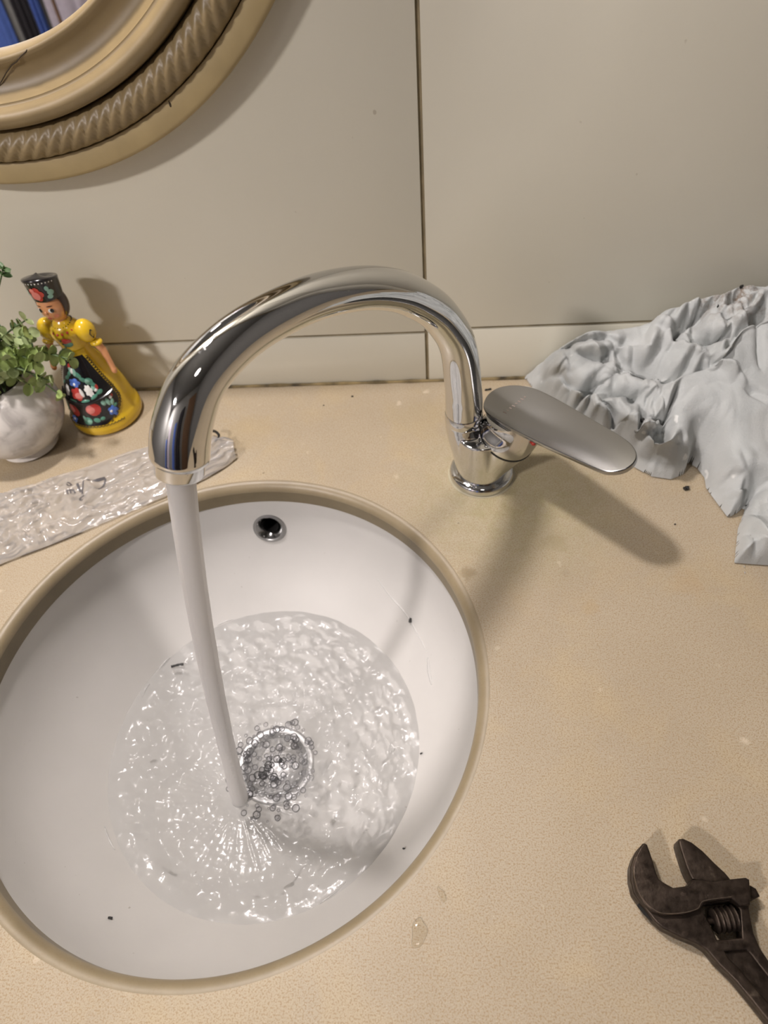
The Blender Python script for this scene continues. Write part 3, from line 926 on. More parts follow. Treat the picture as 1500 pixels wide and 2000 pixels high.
# ------------------------------------------------------------------ crumpled jersey rag
TW = {"out":[[0.0872,0.5181],[0.0981,0.4838],[0.1159,0.4416],[0.1351,0.4215],[0.1513,0.4148],[0.1655,0.3991],[0.1759,0.3888],[0.1916,0.3849],[0.2032,0.3904],[0.2093,0.4039],[0.2153,0.3977],[0.2185,0.3859],[0.2168,0.3746],[0.2211,0.3579],[0.2252,0.343],[0.234,0.3481],[0.2438,0.3575],[0.2293,0.3317],[0.2176,0.2997],[0.2412,0.2972],[0.278,0.2996],[0.42,0.33],[0.42,0.523],[0.0835,0.523]],"R":[[[[0.1173,0.4868],[0.1314,0.4735],[0.1463,0.4689],[0.157,0.468]],9,7],[[[0.1047,0.5074],[0.111,0.4783],[0.1197,0.4608],[0.1301,0.4502]],8,6],[[[0.1047,0.522],[0.1335,0.522],[0.1387,0.5028],[0.1755,0.4937],[0.2014,0.4622]],16,9],[[[0.1314,0.4458],[0.1407,0.4513],[0.1526,0.4566],[0.1659,0.4545],[0.1737,0.4497],[0.1723,0.4401],[0.1638,0.4277],[0.1554,0.4252]],7,10],[[[0.1329,0.4446],[0.1393,0.4349],[0.1424,0.4287]],4,6],[[[0.1313,0.4405],[0.1324,0.4319],[0.1408,0.4218],[0.1548,0.4132]],7,7],[[[0.1791,0.4524],[0.1762,0.439],[0.1768,0.4274],[0.1717,0.4145],[0.1706,0.4056],[0.1701,0.3974]],7,11],[[[0.162,0.4168],[0.1573,0.4148],[0.1607,0.4067],[0.1681,0.397]],9,7],[[[0.1948,0.4451],[0.1891,0.4388],[0.1839,0.4276],[0.1792,0.4154],[0.1768,0.4101]],5,9],[[[0.2247,0.4956],[0.2269,0.4847],[0.2321,0.4777],[0.2384,0.4759],[0.2436,0.4771]],6,9],[[[0.2436,0.4768],[0.2352,0.4719],[0.2269,0.4666],[0.2181,0.4585],[0.2144,0.4525]],5,11],[[[0.2482,0.4694],[0.2362,0.4654],[0.2289,0.461],[0.2237,0.4552],[0.2206,0.4464]],5,9],[[[0.2679,0.522],[0.2103,0.5029],[0.2081,0.4929],[0.2073,0.4798]],5,8],[[[0.1973,0.4785],[0.2031,0.4719],[0.2093,0.4656],[0.2121,0.4585]],8,8],[[[0.2226,0.522],[0.1897,0.4904],[0.1973,0.4785]],12,6],[[[0.2471,0.4912],[0.247,0.483],[0.2519,0.4784],[0.2598,0.4748]],6,8],[[[0.2312,0.4996],[0.2278,0.4917],[0.2258,0.4848]],7,6],[[[0.2385,0.5007],[0.2393,0.4903],[0.24,0.48]],7,6],[[[0.2058,0.4659],[0.1897,0.4602],[0.1689,0.4761],[0.1527,0.4794]],9,6],[[[0.1715,0.3947],[0.1826,0.3875],[0.1952,0.3868],[0.2009,0.39]],8,6],[[[0.179,0.4025],[0.1845,0.3953],[0.1917,0.3885]],7,6],[[[0.1782,0.3917],[0.1854,0.3877],[0.19,0.3857]],4,4],[[[0.2588,0.501],[0.253,0.4923],[0.2486,0.487]],8,6],[[[0.2419,0.3374],[0.234,0.3087],[0.2386,0.2984]],6,5],[[[0.2841,0.522],[0.2726,0.522],[0.2664,0.522]],6,5]],"V":[[[[0.115,0.4838],[0.1204,0.4718],[0.1298,0.4593],[0.1348,0.4502]],7,16],[[[0.1375,0.5003],[0.1435,0.483],[0.1436,0.4777]],2.5,2.5],[[[0.1494,0.4735],[0.1623,0.4732],[0.1769,0.466],[0.1891,0.4554],[0.2033,0.4473]],5,12],[[[0.1357,0.4461],[0.1519,0.4513],[0.1663,0.4465],[0.1591,0.4382]],6,9],[[[0.1414,0.4391],[0.1488,0.4299],[0.1555,0.4241]],4,5],[[[0.1454,0.4245],[0.151,0.4241]],4,8],[[[0.1759,0.4507],[0.1715,0.4321],[0.1659,0.4198],[0.1621,0.4147],[0.1616,0.4094]],3.5,10],[[[0.1785,0.4342],[0.1767,0.413],[0.1747,0.4038],[0.1744,0.3937]],3,9],[[[0.1933,0.4343],[0.1856,0.4241],[0.1835,0.4142]],4,14],[[[0.1763,0.4056],[0.1811,0.4049],[0.1856,0.402]],4,12],[[[0.1757,0.4009],[0.1797,0.3928],[0.185,0.3901]],3,9],[[[0.2243,0.4858],[0.2269,0.4759],[0.2347,0.4713]],4,9],[[[0.2424,0.4691],[0.2309,0.4637],[0.2237,0.4585],[0.2181,0.4493]],3,8],[[[0.2659,0.522],[0.207,0.4928],[0.1989,0.4793],[0.2052,0.4736],[0.21,0.468]],4,13],[[[0.2473,0.4863],[0.2505,0.4906],[0.2566,0.495],[0.2627,0.5016]],3,8],[[[0.2498,0.4838],[0.2549,0.4783],[0.263,0.4795]],5,14],[[[0.3155,0.522],[0.2352,0.496],[0.231,0.4913]],4,6],[[[0.2173,0.3777],[0.2234,0.3608],[0.237,0.3578],[0.2524,0.3592]],2.2,5],[[[0.2181,0.3673],[0.2233,0.3556],[0.2304,0.3506],[0.2459,0.3577]],1.6,1.5],[[[0.2459,0.3577],[0.2388,0.3288],[0.2351,0.3037]],4,7],[[[0.2306,0.4937],[0.2343,0.4873],[0.2388,0.4863]],5,5],[[[0.2545,0.4707],[0.2534,0.4476],[0.2533,0.4343]],3,6],[[[0.1303,0.4382],[0.1292,0.4323],[0.1375,0.4219]],3,8]],"P":[[[[0.1991,0.4452],[0.2222,0.4462],[0.2315,0.4379],[0.2439,0.418],[0.2578,0.4092],[0.2794,0.4009],[0.2726,0.3593],[0.2525,0.36],[0.2368,0.3582],[0.217,0.3758],[0.2173,0.3906],[0.2007,0.3924],[0.1878,0.3998],[0.1858,0.4227],[0.1914,0.4392]],10,5],[[[0.2257,0.4467],[0.242,0.4654],[0.2575,0.4703],[0.2875,0.4641],[0.2788,0.3971],[0.2581,0.4112],[0.2412,0.4262],[0.2315,0.4373]],12,5]]}
SILX = [.080, .0974, .1134, .134, .1552, .1762, .1935, .2113, .2239, .2301, .2476, .2665, .33, .42]
SILZ = [.006, .0261, .045, .056, .060, .064, .079, .084, .090, .097, .105, .108, .110, .09]


def poly_sdf(X, Y, poly):
    p = np.asarray(poly); d = np.full(X.shape, 9.); ins = np.zeros(X.shape, bool)
    for i in range(len(p)):
        a = p[i]; b = p[(i + 1) % len(p)]; ex, ey = b - a; wx, wy = X - a[0], Y - a[1]
        t = np.clip((wx * ex + wy * ey) / (ex * ex + ey * ey), 0, 1); d = np.minimum(d, np.hypot(wx - ex * t, wy - ey * t))
        c = ((a[1] > Y) != (b[1] > Y)) & (X < (b[0] - a[0]) * (Y - a[1]) / (b[1] - a[1] + 1e-12) + a[0]); ins ^= c
    return np.where(ins, d, -d)


def stroke_d(X, Y, pts_):
    q = catmull(pts_, 6); d = np.full(X.shape, 9.); tt = np.zeros(X.shape)
    for i in range(len(q) - 1):
        a, b = q[i], q[i + 1]; ex, ey = b - a; L2 = ex * ex + ey * ey + 1e-12
        t = np.clip(((X - a[0]) * ex + (Y - a[1]) * ey) / L2, 0, 1)
        dd = np.hypot(X - a[0] - ex * t, Y - a[1] - ey * t); m_ = dd < d
        d = np.where(m_, dd, d); tt = np.where(m_, (i + t) / (len(q) - 1), tt)
    return d, tt


st = .00095
gx = np.arange(.078, .424, st); gy = np.arange(.285, .5225, st)
X, Y = np.meshgrid(gx, gy, indexing='ij')
# ripple the outline a little so the hem is not straight
d = poly_sdf(X, Y, TW['out'])
back = np.interp(X, SILX, SILZ); v = np.clip((Y - .36) / (.505 - .36), 0, 1)
H0 = np.minimum(.026 + (back - .026) * v ** 1.1, back)
dgx, dgy = np.gradient(d, st)
dgn = np.hypot(dgx, dgy) + 1e-9
ring1 = (d >= st * .25) & (d < st * 1.3)
dq = np.where(ring1, .8 * st, d)
e = np.clip(dq / .018, 0, 1); e = np.sqrt(np.clip(1 - (1 - e) ** 2, 0, 1))
Hh = H0 * e
# soft secondary folds: a warped ridged field, along the pull of the cloth
fold = np.zeros_like(X)
for i in range(X.shape[0]):
    for j in range(X.shape[1]):
        if d[i, j] < -.004: continue
        x, y = X[i, j], Y[i, j]
        w1 = noise.noise(Vector((x * 22, y * 22, 2))); w2 = noise.noise(Vector((x * 22, y * 22, 8)))
        s1 = noise.noise(Vector((x * 44 + w1 * 1.8, y * 30 + w2 * 1.8, 1)))
        s2 = noise.noise(Vector((x * 70 + w2 * 1.5, y * 60 + w1 * 1.5, 3)))
        fold[i, j] = .0085 * (math.sqrt(s1 * s1 * 7 + .0012) - .45) * min(1, max(.2, (.524 - y) / .03)) + .0026 * (math.sqrt(s2 * s2 * 7 + .003) - .4)
ed_ = np.clip(dq / .009, 0, 1) ** .8
smooth_mask = np.ones_like(X)
for poly, rise, ed in TW['P']:
    dp = poly_sdf(X, Y, poly); m_ = np.clip(dp / (ed / 1000) + .5, 0, 1); m_ = m_ * m_ * (3 - 2 * m_)
    smooth_mask = np.minimum(smooth_mask, 1 - .80 * m_)
Fs = fold * smooth_mask * np.clip(e, 0, 1)
Hh = Hh + Fs
Rs = np.zeros_like(Hh)
for poly, rise, ed in TW['P']:
    dp = poly_sdf(X, Y, poly); m_ = np.clip(dp / (ed / 1000) + .6, 0, 1); m_ = m_ ** .5 * (1 - .0 * m_)
    Hh = Hh + m_ * rise / 1000 * ed_
for pts_, w_, amp in TW['R']:
    dd, tt = stroke_d(X, Y, pts_); w = w_ / 1000 * 1.0
    taper = np.sin(PI * np.clip(tt, .06, .94)) ** .5
    q = np.clip(1 - (dd / w) ** 2, 0, 1)
    am = min(1.5 * amp, 1.25 * w_) / 1000
    Hh = Hh + am * np.sqrt(q) * taper * ed_; Rs = np.maximum(Rs, am * np.sqrt(q) * taper * ed_)
for pts_, w_, amp in TW['V']:
    dd, tt = stroke_d(X, Y, pts_); w = w_ / 1000
    taper = np.sin(PI * np.clip(tt, .05, .95)) ** .6
    Hh = Hh - 1.5 * amp / 1000 * np.exp(-(dd / (w * .8)) ** 1.0) * taper
for _ in range(1):
    K = np.pad(Hh, 1, 'edge'); Hh = .5 * Hh + .125 * (K[2:, 1:-1] + K[:-2, 1:-1] + K[1:-1, 2:] + K[1:-1, :-2])
Hh = np.maximum(Hh, .0012)
rag = empty('crumpled_rag', (.25, .42, 0), 'crumpled pale blue-grey jersey rag heaped against the wall', 'cloth')
Hh = np.where(d < st * .25, .0012, Hh)
gxd, gyd = np.gradient(d, st)
gn = np.hypot(gxd, gyd) + 1e-9
pull = (d < st * .25) & (d > -st * 1.3)
lean = (np.clip(Fs + .002, 0, 1) * .9 + Rs * .75) * np.clip(d / .012, 0, 1)
Xl = X - .25 * lean; Yl = Y - lean
mv = np.where(pull, -d, np.where(ring1, .8 * st - d, 0))
Xp = X + mv * gxd / gn ** 2; Yp = Y + mv * gyd / gn ** 2
Xp = np.clip(Xp, X - 1.2 * st, X + 1.2 * st); Yp = np.clip(Yp, Y - 1.2 * st, Y + 1.2 * st)
Xp = Xp + (Xl - X); Yp = np.minimum(Yp + (Yl - Y), .5226)
keep = d > -st * .9
idx = -np.ones(X.shape, int); vs = []
for i in range(X.shape[0]):
    for j in range(X.shape[1]):
        if keep[i, j]:
            # puff the skirt out over its own edge so the folds roll under
            idx[i, j] = len(vs); vs.append((Xp[i, j], Yp[i, j], Hh[i, j]))
fs = []
nb = len(vs)
for i in range(X.shape[0] - 1):
    for j in range(X.shape[1] - 1):
        q = (idx[i, j], idx[i + 1, j], idx[i + 1, j + 1], idx[i, j + 1])
        if min(q) >= 0: fs.append(tuple(int(k) for k in q))
MB().add(vs, fs).build('cloth', M['cloth'], rag, angle=0)
# stitched hem line on the sleeve end
hm = MB()
for px, py in ((1470, 1010), (1471, 1022), (1472, 1034), (1473, 1046), (1474, 1058), (1475, 1070), (1476, 1082)):
    p = at(px, py, .024); i = int((p[0] - gx[0]) / st); j = int((p[1] - gy[0]) / st)
    if 0 <= i < X.shape[0] and 0 <= j < X.shape[1]: hm.ball((p[0], p[1], Hh[i, j] + .0001), .0004, .0008, .0003, 6, 4)
M['thread'] = simple('thread', (.36, .36, .35), .9)
tag(hm.build('stitching', M['thread'], rag), 'row of small stitches')


def rag_z(x, y):
    i = int(round((x - gx[0]) / st)); j = int(round((y - gy[0]) / st))
    return float(Hh[min(max(i, 0), X.shape[0] - 1), min(max(j, 0), X.shape[1] - 1)])


# ------------------------------------------------------------------ adjustable wrench
mm = lambda L_: [(a / 1000, b / 1000) for a, b in L_]
WB = mm([(108.8, 102.0), (110.0, 102.3), (111.2, 101.5), (111.8, 98.3), (112.5, 92.9), (113.0, 87.6), (113.8, 84.5), (117.0, 82.5), (120.3, 80.8), (127.8, 81.9), (131.1, 84.9), (135.1, 85.1), (140.2, 84.3),
         (151.5, 85.8), (158.7, 86.7), (160.3, 85.8), (158.8, 78.6), (157.7, 74.1), (156.9, 67.7), (156.5, 61.9), (157.7, 55.4), (161.0, 48.5), (168, 38), (186, 13), (222, -37), (223, -46), (216, -52), (206, -49),
         (170, 0), (161, 13.5), (152.3, 26.2), (147.2, 33.9), (141.7, 41.6), (135.7, 48.0), (131.4, 53.9), (127.3, 56.5), (119.9, 59.1), (112.0, 62.7), (108.8, 65.5), (102.8, 74.0), (100.2, 78.3), (99.7, 84.5), (100.8, 90.9), (103.3, 95.8), (106.5, 100.0)])
WIN = mm([(134.3, 73.4), (137.4, 74.7), (149.9, 76.3), (152.6, 72.4), (150.0, 59.8), (137.4, 58.5), (136.0, 65.1), (134.4, 69.4)])
REC = mm([(140.0, 53.6), (151.0, 54.6), (152.6, 52.4), (154.6, 48.7), (160.5, 39.5), (178, 14), (208, -29), (203, -33), (170, 12), (160, 26), (151.5, 37.5), (145.5, 46.0), (141, 51)])
HEAD = mm([(108.8, 102.0), (110.0, 102.3), (111.2, 101.5), (111.8, 98.3), (112.5, 92.9), (113.0, 87.6), (113.8, 84.5), (117.0, 82.5), (120.3, 80.8), (127.8, 81.9), (131.1, 84.9), (135.1, 85.1), (140.2, 84.3),
           (151.5, 85.8), (158.7, 86.7), (160.3, 85.8), (158.8, 78.6), (157.2, 73.9), (152.2, 73.3), (148.8, 76.6), (134.7, 74.4), (130.8, 70.8), (122.1, 68.4), (112.2, 67.9), (107.2, 69.6), (103.6, 73.0), (101.0, 78.3), (100.4, 84.5), (101.4, 90.6), (103.8, 95.6), (106.8, 99.8)])
JAW = mm([(129.4, 105.2), (131.6, 105.5), (135.8, 103.6), (140.5, 99.4), (145.2, 93.5), (149.4, 88.9), (151.5, 85.5), (150.2, 82.4), (139.1, 82.0), (134.2, 84.6), (131.6, 85.4), (130.5, 88.1), (129.8, 91.2), (128.9, 99.3), (128.7, 103.5)])
wr = empty('adjustable_wrench', (.14, .06, 0), 'dark worn adjustable wrench with open jaws at the lower right', 'wrench')
plate_mesh('wrench_body', WB, .0012, .0084, .0011, M['iron'], wr, holes=[WIN])
plate_mesh('handle_rim', WB, .0060, .0108, .0010, M['iron'], wr, holes=[WIN, REC])
plate_mesh('fixed_jaw', HEAD, .0004, .0142, .0009, M['iron'], wr)
plate_mesh('movable_jaw', JAW, .0004, .0128, .0010, M['iron'], wr)
bright = MB()
hl = [(103.6, 95.0), (101.6, 90.0), (101.2, 84.5), (101.9, 79.0), (104.4, 73.7), (108.0, 70.5), (112.6, 68.8), (122.1, 69.3), (130.3, 71.5), (134.3, 75.1), (148.6, 77.4)]
bright.tube([(a / 1000, b / 1000, .01405) for a, b in catmull(hl, 5)], .00028, 6)
tag(bright.build('worn_edge', M['worn'], wr), 'thin bare-metal line along the jaw edge')
worm = MB(); wp_ = []
wa = np.array([.1385, .0672, .0072]); wb_ = np.array([.1500, .0690, .0072]); wd = wb_ - wa; wl = np.linalg.norm(wd); wd /= wl
for k in range(49):
    t = k / 48; wp_.append((.0050 + .0012 * (.5 - .5 * math.cos(t * 2 * PI * 4.5)) ** .6, t * wl))
worm.lathe([(.0005, 0)] + wp_ + [(.0005, wl)], wa, wd, 28).build('adjusting_screw', M['iron'], wr, angle=60)
MB().tube([(.1360, .0668, .0072), (.1525, .0694, .0072)], .0017, 12).build('screw_pin', M['iron'], wr)
plate_mesh('jaw_rack', mm([(158.5, 84.0), (161.7, 84.0), (164.1, 82.5), (165.1, 78.9), (162.0, 77.6), (158.0, 77.3)]), .002, .010, .0009, M['iron'], wr)
MB().tube([(.1026, .0742, .0060), (.1060, .0706, .0060), (.1094, .0668, .0060)], [.0012, .0021, .0012], 10, flat=.9).build('socket_slot', M['hole'], wr)
f_ = np.array([.1293, .0672, .0107])
MB().add([f_ + (-.0007, -.0006, 0), f_ + (.0009, -.0006, 0), f_ + (.0002, .0002, .0001), f_ + (-.0002, .0011, 0)], [(0, 1, 2, 3)]).build('paint_fleck', M['white'], wr, angle=0)

# ------------------------------------------------------------------ potted artificial plant
PCn = np.array([-.3887, .4460, 0.0])
pot = empty('potted_plant', PCn, 'small green leafy plant in a round glazed grey-white pot', 'plant')
M['pot'] = None


def mat_pot():
    m, nt, out = new_mat('marbled_glaze')
    p = node(nt, 'ShaderNodeBsdfPrincipled')
    col = ramp(nt, noise_tex(nt, 38, 4, .55, dist=1.2), [(.30, (.40, .375, .35)), (.48, (.60, .57, .53)), (.70, (.70, .67, .62))])
    nt.links.new(col, p.inputs['Base Color']); p.inputs['Roughness'].default_value = .13
    nt.links.new(p.outputs[0], out.inputs[0])
    return m


M['pot'] = mat_pot()
pr = [(.0005, .0004), (.018, .0006), (.027, .0030)]
for u in np.linspace(-1.0, .86, 22): pr.append((.0465 * math.cos(u), .0432 + .0425 * math.sin(u)))
rt, zt_ = pr[-1]
pr += [(rt - .0008, zt_ + .0016), (rt - .0026, zt_ + .0016), (rt - .0034, zt_ - .001), (rt - .001, zt_ - .008), (rt + .003, zt_ - .016)]
MB().lathe(pr, PCn, n=72).build('pot', M['pot'], pot, angle=60)
M['soil'] = simple('dark_soil', (.03, .022, .015), .95, var=.3, vscale=300, bump=.8)
MB().lathe([(.0005, zt_ - .007), (.015, zt_ - .0065), (.0305, zt_ - .0085)], PCn, n=40).build('soil', M['soil'], pot)
M['leafA'] = simple('pale_green_leaf', (.29, .38, .12), .45, var=.18, vscale=90)
M['leafB'] = simple('grey_green_leaf', (.37, .45, .21), .5, var=.15, vscale=90)
M['leafC'] = simple('deep_green_leaf', (.085, .155, .055), .5, var=.2, vscale=90)
M['stem'] = simple('green_stem', (.09, .14, .05), .6)


def leaf_mesh(L_, W_, cup, mat):
    P_ = []
    for i in range(8):
        u = i / 7; w_ = W_ * max(.06, math.sin(PI * (u * .90 + .06)) ** .62) * (1 if u < .98 else .2)
        P_.append([(L_ * u, w_ * s_, cup * (abs(s_) ** 2 * .7 - .9 * u * u + .5 * u) + .0006 * math.cos(3 * s_)) for s_ in (-1, -.6, -.18, 0, .18, .6, 1)])
    me = bpy.data.meshes.new('leaf'); b_ = MB().grid(P_)
    me.from_pydata(b_.v, [], b_.f); me.polygons.foreach_set('use_smooth', [True] * len(me.polygons)); me.materials.append(mat)
    return me


LM = [leaf_mesh(.0118, .0050, .0030, M['leafA']), leaf_mesh(.0105, .0052, .0022, M['leafB']), leaf_mesh(.0092, .0042, .0026, M['leafB']), leaf_mesh(.0120, .0040, .0034, M['leafC']), leaf_mesh(.0128, .0056, .0036, M['leafA'])]
rl = random.Random(5)
leaf_n = 0


def place_leaf(p, d_, upv, me, sc):
    global leaf_n
    d_ = Vector(d_).normalized(); z = (Vector(upv) - d_ * Vector(upv).dot(d_)).normalized(); y = z.cross(d_)
    o = bpy.data.objects.new('leaf', me); COL.objects.link(o); o.parent = pot
    q = np.array(p) - PCn
    o.matrix_local = Matrix(((d_[0] * sc, y[0] * sc, z[0] * sc, q[0]), (d_[1] * sc, y[1] * sc, z[1] * sc, q[1]), (d_[2] * sc, y[2] * sc, z[2] * sc, q[2]), (0, 0, 0, 1)))
    leaf_n += 1


TIPS = [  # tip (world), leaves, kind, bow
    ((-.331, .470, .1735), 7, 'tall', .004), ((-.3640, .4500, .1290), 9, 'a', .012), ((-.3330, .4600, .1190), 9, 'b', .016), ((-.3420, .4700, .1210), 8, 'b', .014),
    ((-.3060, .4540, .0960), 8, 'a', .020), ((-.3230, .4400, .0850), 9, 'b', .024), ((-.3480, .4300, .1100), 9, 'b', .018), ((-.3270, .4420, .1030), 9, 'a', .020),
    ((-.3220, .4400, .0700), 7, 'a', .030), ((-.3600, .4270, .0950), 9, 'b', .018), ((-.3740, .4200, .0850), 8, 'a', .020), ((-.3680, .4600, .1180), 8, 'b', .012),
    ((-.3900, .4350, .1150), 7, 'a', .010), ((-.4000, .4600, .1300), 7, 'c', .010), ((-.3560, .4750, .1080), 7, 'c', .012), ((-.3420, .4480, .0900), 8, 'c', .020),
    ((-.4100, .4300, .1000), 5, 'b', .012), ((-.3500, .4400, .0760), 7, 'a', .026), ((-.3850, .4120, .0620), 3, 'a', .030), ((-.3200, .4700, .0880), 6, 'c', .018)]
for tip, nl, kd, bow in TIPS:
    tip = np.array(tip) + (np.array([0, -.008, 0]) if tip[0] > -.336 else 0); a = rl.uniform(0, 6.28)
    b0 = PCn + np.array([.012 * math.cos(a), .012 * math.sin(a), zt_ - .008])
    mid = (b0 + tip) / 2 + np.array([0, 0, bow])
    q = catmull([b0, mid, tip], 10)
    MB().tube(q, np.linspace(.0011, .0006, len(q)), 7).build('stem', M['stem'], pot)
    for k in range(nl):
        u = .30 + .70 * (k + .5) / nl if kd != 'tall' else [.35, .45, .56, .68, .90, .96, 1.0][k]
        i = min(int(u * (len(q) - 1)), len(q) - 2); T = q[i + 1] - q[i]; T /= np.linalg.norm(T)
        s_ = np.cross(T, [math.cos(k * 1.9 + a), math.sin(k * 1.9 + a), .3]); s_ /= np.linalg.norm(s_)
        for sg in (1, -1):
            dd = s_ * sg + T * rl.uniform(.1, .7) + np.array([0, 0, rl.uniform(-.2, .25)])
            upv = T + np.array([.25, -.45, .75]) + np.array([rl.uniform(-.4, .4) for _ in range(3)])
            if kd == 'tall':
                me = LM[3]; sc = .62
            else:
                me = {'a': LM[rl.choice((0, 4, 0))], 'b': LM[rl.choice((1, 2, 1, 0))], 'c': LM[3]}[kd]; sc = rl.uniform(.72, .98)
            place_leaf(q[i], dd, upv, me, sc)

# ------------------------------------------------------------------ painted wooden doll
DX = np.array([-.3240, .4870, 0.0])
LEAN = 0
doll = empty('painted_doll', DX, 'painted wooden doll in a yellow dress and black flowered apron', 'figurine')
gloss = lambda nm, c: simple(nm, c, .22, var=.03, coat=.4)
M['yel'] = gloss('yellow_lacquer', (.72, .47, .022)); M['skin'] = gloss('skin_lacquer', (.72, .33, .15)); M['blk'] = gloss('black_lacquer', (.008, .007, .008))
M['pred'] = gloss('painted_red', (.50, .045, .035)); M['pink'] = gloss('painted_pink', (.70, .22, .19)); M['pblue'] = gloss('painted_blue', (.08, .18, .58)); M['pgrn'] = gloss('painted_green', (.09, .27, .19))
M['pgrn2'] = gloss('painted_light_green', (.26, .48, .38)); M['pwht'] = gloss('painted_white', (.85, .84, .80)); M['hair'] = gloss('dark_hair', (.035, .014, .012))
FA = R(-97)                                    # the doll faces this way (almost straight out of the wall)
SK = catmull([(.0290, .0), (.0325, .0018), (.0338, .006), (.0330, .011), (.0312, .015), (.0300, .020), (.0278, .031), (.0240, .043), (.0190, .055), (.0145, .064), (.0118, .0705)], 5)
skr = lambda z: float(np.interp(z, SK[:, 1], SK[:, 0]))
MB().lathe([(.0005, 0)] + [tuple(q) for q in SK] + [(.0113, .0725)], DX, n=64).build('skirt', M['yel'], doll, angle=60)
BD = catmull([(.0112, .0715), (.0118, .076), (.0140, .083), (.0142, .088), (.0120, .0925), (.0082, .0955), (.0062, .0975)], 4)
bod = MB().lathe([tuple(q) for q in BD], DX, n=48, sx=1, sy=.86).build('bodice', M['yel'], doll, angle=0)
MB().lathe([(.0060, .0945), (.0056, .0990), (.0058, .1020)], DX, n=24).build('neck', M['skin'], doll)


def on(rf, th, z, off=.0003):
    a = FA + th
    return DX + np.array([(rf(z) + off) * math.cos(a), (rf(z) + off) * math.sin(a), z])


def blob(rf, th, z, w_, h_, rot, mat, parent, name='painted_petal', off=.0004, n=14, petals=0, depth=.3):
    """a painted shape lying on a turned surface, w and h in metres"""
    P0 = []; rings = (.0001, .55, 1.0)
    for k, q in enumerate(rings):
        row = []
        for j in range(n):
            t = 2 * PI * j / n; m_ = 1 if not petals else (1 - depth + depth * abs(math.cos(petals * t / 2)))
            a, b = w_ * q * m_ * math.cos(t), h_ * q * m_ * math.sin(t)
            x, y = a * math.cos(rot) - b * math.sin(rot), a * math.sin(rot) + b * math.cos(rot)
            row.append(on(rf, th + x / max(rf(z), .004), z + y, off * (1 if q < .9 else .35)))
        P0.append(row)
    return P0


PSC = 1.28


def paint(items, rf, mat, parent, name, off=.0004, label=None):
    for it in items:
        m_ = MB()
        th, z, w_, h_, rot = it[:5]; w_ *= PSC; h_ *= PSC; pe = it[5] if len(it) > 5 else 0
        m_.grid(blob(rf, th, z, w_, h_, rot, None, None, off=off, petals=pe, n=30 if pe else 14), cv=True)
        o = m_.build(name, mat, parent, angle=0, fixn=True)
        if label: o['label'] = label
    return o


# apron: a patch of the skirt surface with a scalloped lace edge
ap = MB(); P_ = []; lace = []
zs = np.linspace(.0125, .0695, 30)


def ap_half(z):
    if z < .038: return .0345 * math.sin(min(1, (z - .0085) / .022) * PI / 2) ** .55 * (1 if z < .031 else 1 - .10 * (z - .031) / .007)
    return .0315 - (z - .038) * .66


for z in zs:
    r_ = skr(z); hw = max(ap_half(z), .003) / r_
    P_.append([on(skr, hw * s_, z, .0007) for s_ in np.linspace(-1, 1, 33)])
apron = ap.grid(P_).build('apron', M['blk'], doll, angle=0)
lc = MB()
for side in (-1, 1):
    for k in range(26):
        z = .0140 + k * .0021; r_ = skr(z); hw = (ap_half(z) + .0006) / r_
        c = on(skr, side * hw, z, .0006); a = FA + side * hw; tn = np.array([-math.sin(a), math.cos(a), 0]) * side
        lc.tube([c + np.array([0, 0, -.0011]), c + tn * .0021 + np.array([0, 0, -.0006]), c + tn * .0022 + np.array([0, 0, .0005]), c + np.array([0, 0, .0011])], .00036, 5)
for k in range(21):
    th = -1.0 + k * .10; c = on(skr, th, .0122, .0007); a = FA + th; tn = np.array([-math.sin(a), math.cos(a), 0])
    lc.tube([c - tn * .0016, c - tn * .0008 + np.array([0, 0, -.0013]), c + tn * .0008 + np.array([0, 0, -.0013]), c + tn * .0016], .00028, 5)
lc.build('lace_edge', M['blk'], doll, angle=0)
# gathered band across the apron
MB().tube([on(skr, th, .0345 - .0045 * math.cos(th * 1.2) + .0030, .0012) for th in np.linspace(-1.18, 1.18, 26)], .0013, 8).build('apron_band', M['blk'], doll)
OF = .0011
paint([(-.05, .0410, .0064, .0056, 0, 5)], skr, M['pred'], doll, 'painted_rose', OF, 'large red rose in the middle of the apron')
paint([(.0, .0400, .0040, .0028, .2)], skr, M['pink'], doll, 'painted_petal', OF + .0003)
paint([(.14, .0420, .0014, .0030, .3)], skr, M['pwht'], doll, 'painted_petal', OF + .0005)
paint([(.42, .0430, .0036, .0052, .2, 7), (-.50, .0425, .0030, .0052, -.1, 7)], skr, M['pwht'], doll, 'painted_white_flower', OF)
paint([(-.06, .0500, .0058, .0036, 0, 5), (.86, .0215, .0044, .0044, 0, 5), (-.52, .0160, .0050, .0032, .2, 5)], skr, M['pblue'], doll, 'painted_blue_flower', OF)
paint([(-.06, .0490, .0012, .0012, 0), (.80, .0215, .0012, .0012, 0), (-.48, .0165, .0012, .0012, 0), (.66, .0425, .0014, .0014, 0), (-.05, .0590, .0016, .0018, 0), (.98, .0325, .0012, .0012, 0)], skr, M['pwht'], doll, 'painted_dot', OF + .0004)
paint([(.72, .0445, .0016, .0022, 0), (-.20, .0620, .0014, .0024, 0), (1.05, .0340, .0012, .0018, 0)], skr, M['pred'], doll, 'painted_bud', OF)
